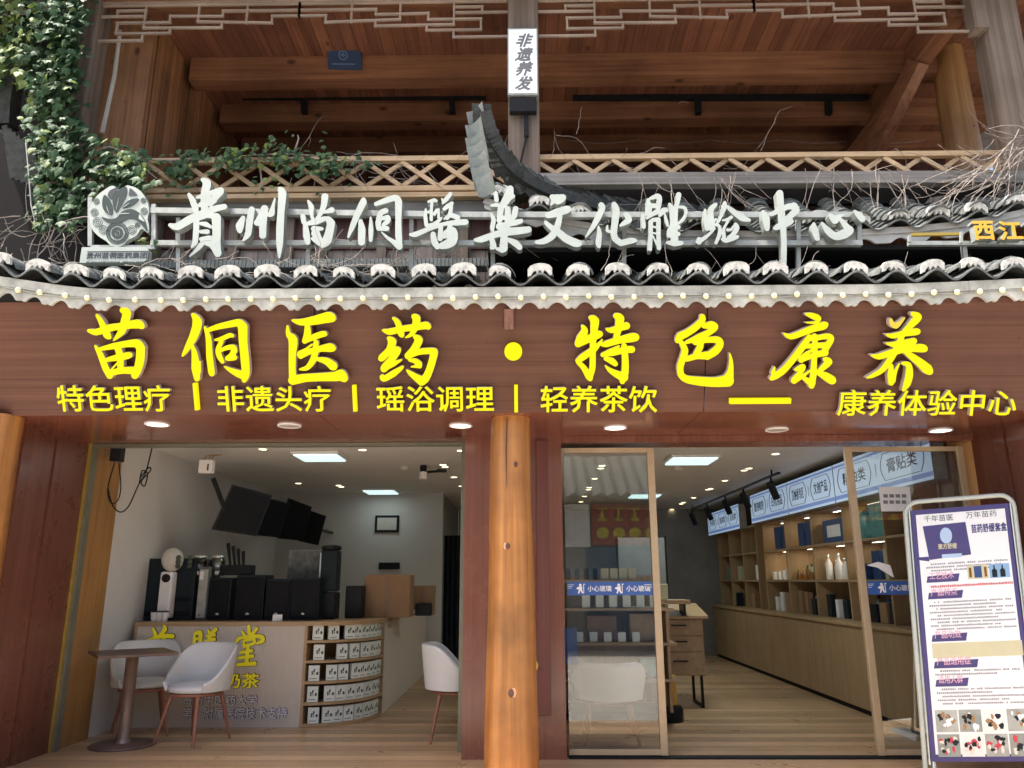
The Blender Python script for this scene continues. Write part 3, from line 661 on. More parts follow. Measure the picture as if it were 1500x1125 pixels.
# ================================================================== tiled eaves
def tile_roof(name, label, eave, back, x0, x1, p, seed, val=None, caps=None, courses=9):
    """eave(x), back(x) -> points; corrugated courses, covering arches, white caps, board with scallops"""
    r = random.Random(seed); t = thing(name, label, 'roof', eave((x0 + x1) / 2))
    xs = np.arange(x0, x1 + 1e-6, p / 12)
    m = MB()
    def at(x, f, lift):
        a = eave(x); b = back(x); q = a.lerp(b, f); sag = -0.10 * math.sin(math.pi * min(1, max(0, f)))
        d = (b - a).normalized(); n = Vector((0, -d.z, d.y)).normalized()
        if n.z < 0: n = -n
        return q + Vector((0, 0, sag * 0.4)) + n * lift
    for k in range(courses):
        f0 = k / courses - (0.05 if k == 0 else 0.0); f1 = (k + 1.35) / courses
        rows = [[], [], []]
        for x in xs:
            h = 0.042 * math.cos(2 * math.pi * (x - x0) / p + math.pi)
            jit = 0.0
            rows[0].append(at(x, f0, h + 0.004 + jit)); rows[1].append(at(x, f0, h + 0.022 + jit)); rows[2].append(at(x, f1, h - 0.012))
        m.grid(rows, True)
    n = int(round((x1 - x0) / p))
    for i in range(n):
        xc = x0 + p * (i + 0.5) + r.uniform(-0.012, 0.012)
        for k in range(courses):
            f0 = k / courses + 0.008; f1 = (k + 1.25) / courses; rr = 0.092 + r.uniform(-0.006, 0.006); tw = r.uniform(-0.2, 0.2)
            if k == 0: f0 = -0.008 + r.uniform(0, 0.012); rr += 0.016
            rows = [[], [], []]
            for a in range(9):
                an = math.pi * (a / 8) * 0.9 + 0.05 * math.pi; dx = -rr * math.cos(an); dz = rr * math.sin(an) + 0.03
                rows[0].append(at(xc + dx * 0.88, f0, dz * 0.86)); rows[1].append(at(xc + dx, f0, dz + tw * dx)); rows[2].append(at(xc + dx * 0.9, f1, dz * 0.9 - 0.008))
            m.grid(rows, True)
    m.build('tiles', M['tile'], t)
    for i in range(n):
        xc = x0 + p * (i + 0.5); a = eave(xc); pl = Plane(a + Vector((r.uniform(-0.012, 0.012), -0.034, 0.014 + r.uniform(-0.006, 0.008))), (1, 0, r.uniform(-0.14, 0.14)), (0, -0.12, 1))
        sc = r.uniform(0.9, 1.1); W = 0.088 * sc; H = 0.105 * sc
        poly = [(-W, 0.012), (-W * 1.02, H * 0.62), (-W * 0.78, H * 0.86), (-W * 0.4, H * 0.98), (0, H * 1.02), (W * 0.4, H * 0.98), (W * 0.78, H * 0.86), (W * 1.02, H * 0.62), (W, 0.012),
                (W * 0.75, 0.018), (W * 0.55, 0.045), (W * 0.36, 0.056), (W * 0.24, 0.026), (W * 0.0, 0.058), (-W * 0.24, 0.026), (-W * 0.36, 0.056), (-W * 0.55, 0.045), (-W * 0.75, 0.018)]
        m2 = MB(); m2.prism(poly, pl, -0.02, 0.012); m2.build('tile_cap', M['plaster'], t)
    return t
def ease(x): x = max(0.0, min(1.0, x)); return x * x * (3 - 2 * x)
YE = 5.55
def lift(x): return 0.16 * ease((-x - 2.9) / 1.6) ** 1.3 + 0.05 * ease((x - 2.6) / 1.8)
ZE = P(750, 412, YE).z
def eave1(x): return Vector((x, YE, ZE + lift(x)))
def back1(x): return Vector((x, 6.72, ZE + 0.44 + lift(x) * 0.6))
R1 = tile_roof('eave_roof', 'grey tiled lower eave with white scalloped tile ends above the yellow shop sign', eave1, back1, -5.4, 5.4, 0.30, 5)
m = MB()
zr_ = P(500, 390, 6.62).z
for k in range(96):
    x = -3.5 + k * 0.036
    b_ = Vector((x, 6.72, zr_)); m.hexa([(x, 6.56, b_.z - .03), (x + .030, 6.56, b_.z - .03), (x + .034, 6.72, b_.z - .03), (x + .004, 6.72, b_.z - .03), (x, 6.56, b_.z + .045), (x + .030, 6.56, b_.z + .05), (x + .034, 6.72, b_.z + .05), (x + .004, 6.72, b_.z + .045)])
m.build('ridge_course', M['tilelight'], R1)
# scalloped board with bulbs
VB = thing('scalloped_board', 'weathered white board with scalloped lower edge carrying a row of small bulbs', 'valance', (0, YE - 0.02, ZE - 0.2))
ztop = P(750, 421, YE - 0.02).z - ZE; zmid = P(750, 434, YE - 0.02).z - ZE; zlow = P(750, 451.5, YE - 0.02).z - ZE
def scallop(x, per=0.212, dep=0.05):
    f = (x / per) % 1.0
    if f < 0.62: return dep * math.sin(math.pi * f / 0.62) ** 0.75
    g = (f - 0.62) / 0.38
    return 0.016 * max(0, 1 - abs(g - 0.5) / 0.12)
def board(name, xs, zt, zbf, y, th, mat, parent, L=lift, base=None):
    m = MB(); rows_t = []; n = len(xs)
    vs = []
    for x in xs:
        b = (ZE if base is None else base(x)) + L(x)
        vs += [Vector((x, y, b + zt)), Vector((x, y, b + zbf(x))), Vector((x, y + th, b + zt)), Vector((x, y + th, b + zbf(x)))]
    fs = []
    for i in range(n - 1):
        a = 4 * i; c = a + 4
        fs += [(a, a + 1, c + 1, c), (a + 2, c + 2, c + 3, a + 3), (a, c, c + 2, a + 2), (a + 1, a + 3, c + 3, c + 1)]
    m.add(vs, fs); return m.build(name, mat, parent)
xs = list(np.arange(-5.4, 5.401, 0.0106))
board('scallop_trim', xs, zmid + 0.004, lambda x: zlow + scallop(x), YE - 0.02, 0.02, M['valance'], VB)
for a, b in ((-5.4, -3.32), (-3.317, -1.2), (-1.197, 1.38), (1.383, 3.4), (3.403, 5.4)):
    board('fascia_board', list(np.arange(a, b, 0.05)) + [b], ztop, lambda x: zmid - 0.004, YE - 0.03, 0.035, M['valance'], VB)
m = MB(); m.tube([Vector((x, YE - 0.028, ZE + lift(x) + zmid - 0.016 + 0.006 * math.sin(x * 9))) for x in np.arange(-5.3, 5.3, 0.08)], 0.004, 5)
m.build('bulb_wire', M['steel'], VB)
k = 0; x = -4.9
while x < 4.9:
    m = MB(); m.ball((x, YE - 0.042, ZE + lift(x) + zmid - 0.016 + rnd.uniform(-0.006, 0.006)), 0.0225, 10); m.build('bulb', M['bulb'], VB)
    x += 0.172 if rnd.random() > 0.06 else 0.20

# ---------------- upper right eave with its upturned corner
YM2 = 6.02
ctrl = [(690, 268), (706, 281), (754, 298), (795, 307), (850, 318), (900, 325), (943, 329), (1000, 331), (1100, 332), (1250, 330), (1340, 325), (1420, 316), (1460, 309), (1500, 300), (1580, 270)]
cx = [P(a, b, YM2).x for a, b in ctrl]; cz = [P(a, b, YM2).z for a, b in ctrl]
def e2z(x): return float(np.interp(x, cx, cz))
def eave2(x): return Vector((x, YM2, e2z(x) - 0.02))
ZT2 = P(1000, 306, 6.6).z
def back2(x): return Vector((x, 6.62, max(ZT2, e2z(x) + 0.30)))
R2 = tile_roof('upper_eave_roof', 'grey tiled upper eave on the right with upturned stacked tile corner', eave2, back2, cx[1], 6.2, 0.335, 8)
# the board under the upper eave
ctrlb = [(690, 296), (703, 303), (790, 334), (823, 343), (856, 351), (925, 357), (1000, 358), (1270, 357), (1340, 354), (1420, 345), (1500, 327), (1580, 300)]
bx = [P(a, b, YM2 + 0.03).x for a, b in ctrlb]; bz = [P(a, b, YM2 + 0.03).z for a, b in ctrlb]
def b2z(x): return float(np.interp(x, bx, bz))
def arch(x):
    f = (x / 0.30) % 1.0
    return 0.045 * math.sin(math.pi * (f - 0.45) / 0.55) if f > 0.45 else 0.0
xs2 = list(np.arange(cx[1] + 0.02, 6.1, 0.02))
m = MB(); vs = []; fs = []
for i, x in enumerate(xs2):
    zt = e2z(x) - 0.03; zb = b2z(x) + arch(x)
    vs += [Vector((x, YM2 + 0.03, zt)), Vector((x, YM2 + 0.03, min(zb, zt - 0.02))), Vector((x, YM2 + 0.05, zt)), Vector((x, YM2 + 0.05, min(zb, zt - 0.02)))]
for i in range(len(xs2) - 1):
    a = 4 * i; c = a + 4; fs += [(a, a + 1, c + 1, c), (a + 2, c + 2, c + 3, a + 3), (a, c, c + 2, a + 2), (a + 1, a + 3, c + 3, c + 1)]
m.add(vs, fs); m.build('scalloped_fascia', M['valgrey'], R2)
m = MB()
for x0_, x1_ in zip(xs2[:-1:6], xs2[6::6]):
    m.bar((x0_, YM2 + 0.022, e2z(x0_) - 0.06), (x1_, YM2 + 0.022, e2z(x1_) - 0.06), 0.02, 0.055)
m.build('fascia_strip', M['valgrey'], R2)
m = MB(); m.box(cx[1] + 0.05, 6.1, YM2 + 0.06, 6.9, P(1100, 366, YM2).z + 0.02, P(1100, 362, YM2).z + 0.04); m.build('under_board', M['shadeblack'], R2)  # underside coloured near-black for the shade below the eave
# upturned corner: layered ridge sweeping up to a tip, with pale stacked tile plates on its end
hp = [(1050, 309, 6.60), (960, 304, 6.60), (900, 297, 6.55), (850, 286, 6.48), (800, 270, 6.38), (760, 247, 6.25), (737, 222, 6.15), (720, 193, 6.06), (708, 155, 6.0)]
hpts = [P(*h) for h in hp]
def smoothpath(pts, n=5):
    out = []
    for i in range(len(pts) - 1):
        p0 = pts[max(0, i - 1)]; p1 = pts[i]; p2 = pts[i + 1]; p3 = pts[min(len(pts) - 1, i + 2)]
        for k in range(n):
            t = k / n; out.append(0.5 * (2 * p1 + (p2 - p0) * t + (2 * p0 - 5 * p1 + 4 * p2 - p3) * t * t + (3 * p1 - p0 - 3 * p2 + p3) * t ** 3))
    out.append(pts[-1]); return out
path = smoothpath(hpts, 6)
N = len(path)
n_sl = 46
for k in range(n_sl):
    f = k / (n_sl - 1); i = min(N - 1, int(f * (N - 1))); pnt = path[i]; d = (path[min(N - 1, i + 1)] - path[max(0, i - 1)]).normalized()
    nrm = Vector((-d.z, 0, d.x)).normalized()
    if nrm.z > 0: nrm = -nrm
    a_ = math.radians(16 + rnd.uniform(-3, 3)); dd = d * math.cos(a_) - nrm * math.sin(a_); L = (0.34 + rnd.uniform(-.03, .05)) * (1 - 0.25 * f)
    tip = pnt + d * 0.02 + nrm * 0.01; m = MB(); m.bar(tip - dd * L + nrm * rnd.uniform(0, .012), tip, 0.15 + rnd.uniform(-.02, .03), 0.015, (0, 1, 0.01)); m.build('ridge_layer', M[('tile', 'tiledark')[k % 2]], R2)
m = MB()
for a, b in zip(path[:-1], path[1:]): m.bar(a + Vector((0.02, 0, -.07)), b + Vector((0.02, 0, -.07)), 0.10, 0.10, (0, 1, 0.01))
m.build('ridge_core', M['tiledark'], R2)
tops = [((683, 164), (706, 148)), ((681, 183), (704, 170)), ((681, 202), (706, 188)), ((683, 214), (710, 200)), ((686, 231), (711, 218)), ((689, 245), (714.5, 233)), ((694, 258), (719, 247))]
for i, ((ax, ay), (bx_, by_)) in enumerate(tops):
    y = 6.0 - 0.014 * i; rows = [[], []]; hgt = 34 if i < 6 else 30
    for k in range(7):
        f = k / 6; sx_ = ax + (bx_ - ax) * f; sy_ = ay + (by_ - ay) * f + 5 * math.sin(math.pi * f)
        yy = y + 0.035 * math.sin(math.pi * f); rows[0].append(P(sx_, sy_, yy - 0.03)); rows[1].append(P(sx_ + 7, sy_ + hgt, yy + 0.03))
    m = MB(); bk = [[v + Vector((0, 0.014, 0)) for v in r] for r in rows]
    m.grid(rows[::-1]); m.grid(bk); m.grid([bk[0], rows[0]], False); m.grid([rows[1], bk[1]], False)
    m.add([rows[0][0], rows[1][0], bk[1][0], bk[0][0]], [(0, 1, 2, 3)]); m.add([rows[0][-1], rows[1][-1], bk[1][-1], bk[0][-1]], [(3, 2, 1, 0)])
    m.build('ridge_tile', M['tilelight'], R2)
# flashing and near-black band painted for the shaded gap between the upper eave and the balcony
FL = thing('flashing_board', 'long grey board and painted shade band below the right balcony railing', 'board', P(1100, 270, 6.35))
m = MB(); a = P(776, 266, 6.45); b = P(1600, 261, 6.45); m.bar(a, b, 0.10, P(900, 257, 6.45).z - P(900, 274, 6.45).z); m.build('grey_board', M['oldwood_x'], FL)
m = MB(); a = P(800, 287, 6.62); b = P(1500, 285, 6.62); m.bar(a, b, 0.05, 0.2); m.build('gap_shade_band', M['shadeblack'], FL)

# ================================================================== balcony
YR = 6.66
zt = P(400, 236, YR).z; zb = P(400, 283, YR).z
def railing(label, x0, x1):
    t = thing('balcony_railing', label, 'railing', ((x0 + x1) / 2, YR, zb))
    m = MB(); m.cbox(x0, x1, YR - 0.03, YR + 0.03, zt - 0.025, zt + 0.03, 0.006); m.build('top_rail', M['lattice'], t)
    m = MB(); m.cbox(x0, x1, YR - 0.03, YR + 0.03, zb, zb + 0.055, 0.006); m.cbox(x0, x1, YR - 0.045, YR + 0.045, zb - 0.075, zb - 0.025, 0.006); m.build('bottom_rail', M['lattice'], t)
    W = 0.345; n = int((x1 - x0) / W); W = (x1 - x0) / n
    for i in range(n):
        a = x0 + i * W
        for s, yy in ((0, -0.011), (1, 0.011)):
            m = MB(); xa, xb = (a, a + W) if s == 0 else (a + W, a)
            xa += rnd.uniform(-.012, .012)
            m.bar((xa, YR + yy, zt - 0.026), (xb, YR + yy, zb + 0.056), 0.02, 0.042, (0, 0, 1)); m.build('slat', M['lattice'], t)
    for x in (x0 + 0.025, x1 - 0.025):
        m = MB(); m.box(x - 0.024, x + 0.024, YR - 0.028, YR + 0.028, zb + 0.056, zt - 0.026); m.build('end_post', M['lattice'], t)
    return t
railing('wooden criss cross balcony railing left of the grey post with creeper on it', P(165, 250, YR).x, P(748, 250, YR).x)
railing('wooden zigzag balcony railing right of the grey post above the upper eave', P(784, 250, YR).x, P(1466, 250, YR).x)
def fretwork(label, xa, xb, mats):
    t = thing('hanging_fretwork', label, 'fretwork', ((xa + xb) / 2, 6.55, P(750, 30, 6.55).z))
    zt_ = P(440, 5.5, 6.55).z; zb_ = P(440, 57, 6.55).z; xc = (xa + xb) / 2; hw = (xb - xa) / 2
    seg = [((0, 15), (815, 15)), ((0, 62), (105, 62)), ((105, 62), (105, 88)), ((105, 88), (395, 80)), ((205, 15), (205, 87)), ((0, 40), (300, 40)), ((300, 40), (300, 60)), ((300, 60), (505, 58)), ((505, 57), (505, 82)),
           ((505, 82), (710, 82)), ((710, 82), (710, 123)), ((500, 123), (710, 123)), ((500, 104), (500, 123)), ((300, 104), (605, 102)), ((300, 86), (300, 104)), ((395, 15), (395, 80)), ((605, 15), (605, 102)), ((605, 35), (715, 35)),
           ((715, 35), (715, 57)), ((615, 57), (815, 57)), ((605, 128), (605, 150)), ((605, 150), (815, 150)), ((0, 15), (0, 62))]
    for sgn in (-1, 1):
        m = MB()
        for (a, b), (c, d) in seg:
            p = Vector((xc + sgn * a / 815 * hw, 6.55, zt_ + (zb_ - zt_) * (b - 15) / 135)); q = Vector((xc + sgn * c / 815 * hw, 6.55, zt_ + (zb_ - zt_) * (d - 15) / 135))
            e = (q - p).normalized() * 0.013
            if abs(e.z) > 0.005: p = p + Vector((0, 0.001, 0)); q = q + Vector((0, 0.001, 0))
            m.bar(p - e, q + e, 0.022 if abs(e.z) < .005 else 0.020, 0.022 if abs(e.z) < .005 else 0.020)
        m.build('bar_pattern', M['fret'], t)
    m = MB(); m.box(xa, xb, 6.53, 6.58, zt_ + 0.014, zt_ + 0.10); m.build('head_rail', M['fret'], t)
    return t
fretwork('stepped wooden fretwork hanging above the left balcony bay', P(134, 30, 6.55).x, P(744, 30, 6.55).x, 0)
fretwork('stepped wooden fretwork hanging above the right balcony bay', P(790, 30, 6.55).x, P(1425, 30, 6.55).x, 0)
# posts
pt = thing('balcony_post', 'square weathered grey wooden post in the middle of the balcony front', 'post', (P(767, 150, 6.6).x, 6.6, 4.9))
xm = P(767, 150, 6.6).x
m = MB(); m.cbox(xm - 0.15, xm + 0.15, 6.5, 6.74, 4.95, 7.3, 0.02); m.build('shaft', M['oldwood'], pt)
m = MB(); m.tube([P(769, 172, 6.48), P(770, 205, 6.48), P(762, 240, 6.47)], 0.012, 6); m.box(xm - 0.0, xm + 0.045, 6.465, 6.498, P(770, 200, 6.48).z, P(770, 165, 6.48).z); m.build('cable', M['black'], pt)
pt = thing('balcony_post', 'broad weathered grey wooden post at the right end of the balcony', 'post', (P(1480, 150, 6.62).x, 6.62, 4.9))
xr = P(1478, 200, 6.62).x
m = MB(); m.cbox(xr - 0.12, xr + 0.24, 6.5, 6.74, 4.95, 7.3, 0.03); m.build('shaft', M['oldwood'], pt)
m = MB(); m.box(P(1420, 20, 6.5).x, P(1441, 20, 6.5).x, 6.45, 6.6, P(1430, 45, 6.5).z, 7.3); m.build('bracket', M['oldwood'], pt)
xl = P(140, 100, 6.62).x
pt = thing('balcony_post', 'weathered wooden post at the left end of the balcony behind the creeper', 'post', (xl, 6.62, 4.9))
m = MB(); m.cbox(xl - 0.24, xl + 0.03, 6.5, 6.74, 4.95, 7.3, 0.02); m.build('shaft', M['oldwood'], pt)
t = tag(MB().tube([P(176, 45, 6.9), P(168, 110, 6.9), P(150, 195, 6.9)], 0.022, 8).build('conduit_pipe', M['offwhite']), 'pale conduit pipe running down the left balcony wall corner', 'pipe')
# hanging white light box on the middle post
LB = thing('light_box_sign', 'white vertical light box with four grey brush characters fixed on the middle post', 'sign', P(765, 100, 6.42))
pl = front(6.40)
(u0, v0), (u1, v1) = pl.hit(745.5, 136), pl.hit(785.5, 43)
m = MB(); m.rect(pl, u0 - 0.012, v0 - 0.02, u1 + 0.012, v1 + 0.02, -0.09, -0.006); m.build('case', M['steel'], LB)
m = MB(); m.rect(pl, u0, v0, u1, v1, -0.006, 0.0); m.build('face', M['lightbox'], LB)
(_, vb0), (_, vb1) = pl.hit(745, 161), pl.hit(785, 139); m = MB(); m.rect(pl, u0 + 0.005, vb0, u1 - 0.005, vb1 - 0.01, -0.09, -0.02); m.build('lower_case', M['black'], LB)
for ch, a, b in (('非', 50, 69), ('遗', 70.5, 89.5), ('养', 91, 111), ('发', 112.5, 132)):
    ptext('character', ch, pl, 754, a, 777, b, [M['greyink']], LB, 0.003, 0.001, bold=0.035, shear=0.05)
# blue board, black tracks, lamps, cameras under the balcony ceiling
pl = Plane(P(505, 88, 7.5), (1, 0, -0.035), (-0.03, -0.35, 1))
bb = thing('blue_hanging_board', 'dark blue board with a pale emblem hanging below the balcony ceiling', 'board', P(505, 88, 7.5))
(u0, v0), (u1, v1) = pl.hit(480, 103), pl.hit(529, 73)
m = MB(); m.rect(pl, u0, v0, u1, v1, -0.02, 0.0); m.build('panel', M['blueboard'], bb)
m = MB(); uc, vc = pl.hit(503, 81)
for a in range(24):
    a0 = a * math.pi / 12; a1 = (a + 1) * math.pi / 12; m.prism([(uc + 0.055 * math.cos(a0), vc + 0.055 * math.sin(a0)), (uc + 0.055 * math.cos(a1), vc + 0.055 * math.sin(a1)), (uc + 0.04 * math.cos(a1), vc + 0.04 * math.sin(a1)), (uc + 0.04 * math.cos(a0), vc + 0.04 * math.sin(a0))], pl, 0.0005, 0.003)
m.prism([(uc - 0.03, vc), (uc, vc + 0.03), (uc + 0.03, vc), (uc, vc - 0.02)], pl, 0.0005, 0.003); m.rect(pl, uc - 0.13, vc - 0.105, uc + 0.13, vc - 0.09, 0.0005, 0.003)
m.build('emblem', plain('dull_blue_print', (0.10, 0.16, 0.28), 0.5), bb)
for lab, xa, xb, ya, legs, r_ in (('black lighting track in the left balcony bay', 290, 712, 142, (445, 662), 0), ('black lighting track in the right balcony bay', 839, 1272, 143, (1022, 1213), 0)):
    t = thing('lighting_track', lab, 'track', P((xa + xb) / 2, ya, 8.35), 0, 'black lighting tracks under the balcony ceiling')
    m = MB(); m.bar(P(xa, ya, 8.35), P(xb, ya, 8.35), 0.05, 0.07); m.build('rail', M['black'], t)
    for lx in legs:
        m = MB(); m.bar(P(lx, ya + 4, 8.35), P(lx + 1, ya + 24, 8.35), 0.07, 0.07); m.build('spotlight', M['black'], t)
for lab, px, py in (('small pendant lamp under the left balcony ceiling', 515, 153), ('small white pendant lamp under the right balcony ceiling', 1000, 153)):
    c = P(px, py, 8.5); t = thing('pendant_lamp', lab, 'lamp', c, 0, 'pendant lamps in the balcony')
    m = MB(); m.lathe([(0.012, 0.07), (0.02, 0.05), (0.05, 0.02), (0.085, -0.02), (0.08, -0.02), (0.04, 0.01)], c, 16); m.build('shade', M['offwhite'] if px > 600 else M['oldwood'], t)
    m = MB(); m.tube([c + Vector((0, 0, 0.07)), Vector((c.x, c.y, ZC - 0.05))], 0.006, 5); m.build('cord', M['black'], t)
c = P(252, 146, 8.0); t = thing('security_camera', 'white dome camera on the left balcony wall', 'camera', c)
m = MB(); m.ball(c, 0.06, 14); m.build('dome', M['offwhite'], t); m = MB(); m.box(c.x - 0.05, c.x + 0.05, c.y, c.y + 0.12, c.z + 0.03, c.z + 0.075); m.build('bracket', M['offwhite'], t)
m = MB(); m.tube([c + Vector((0.0, -0.045, -0.01)), c + Vector((0.0, -0.062, -0.012))], 0.022, 10); m.build('lens', M['black'], t)
c = P(227, 128, 7.8); t = thing('wall_box', 'small black junction box on the left balcony wall', 'box', c); m = MB(); m.cbox(c.x - 0.05, c.x + 0.03, c.y - 0.04, c.y + 0.05, c.z - 0.06, c.z + 0.06, 0.01); m.build('case', M['black'], t)
m = MB(); m.tube([c + Vector((0, -0.02, 0.06)), P(215, 100, 7.6), P(190, 70, 7.3)], 0.005, 5); m.build('wire', M['offwhite'], t)
t = tag(MB().tube([P(x, 205 + 14 * math.sin((x - 830) / 105 * math.pi) * (1 if ((x - 830) // 105) % 2 == 0 else -1) * 0.35, 9.2) for x in range(830, 1370, 15)], 0.006, 5).build('string_wire', M['twig']), 'thin pale wire swagged across the back of the right balcony bay', 'wire')
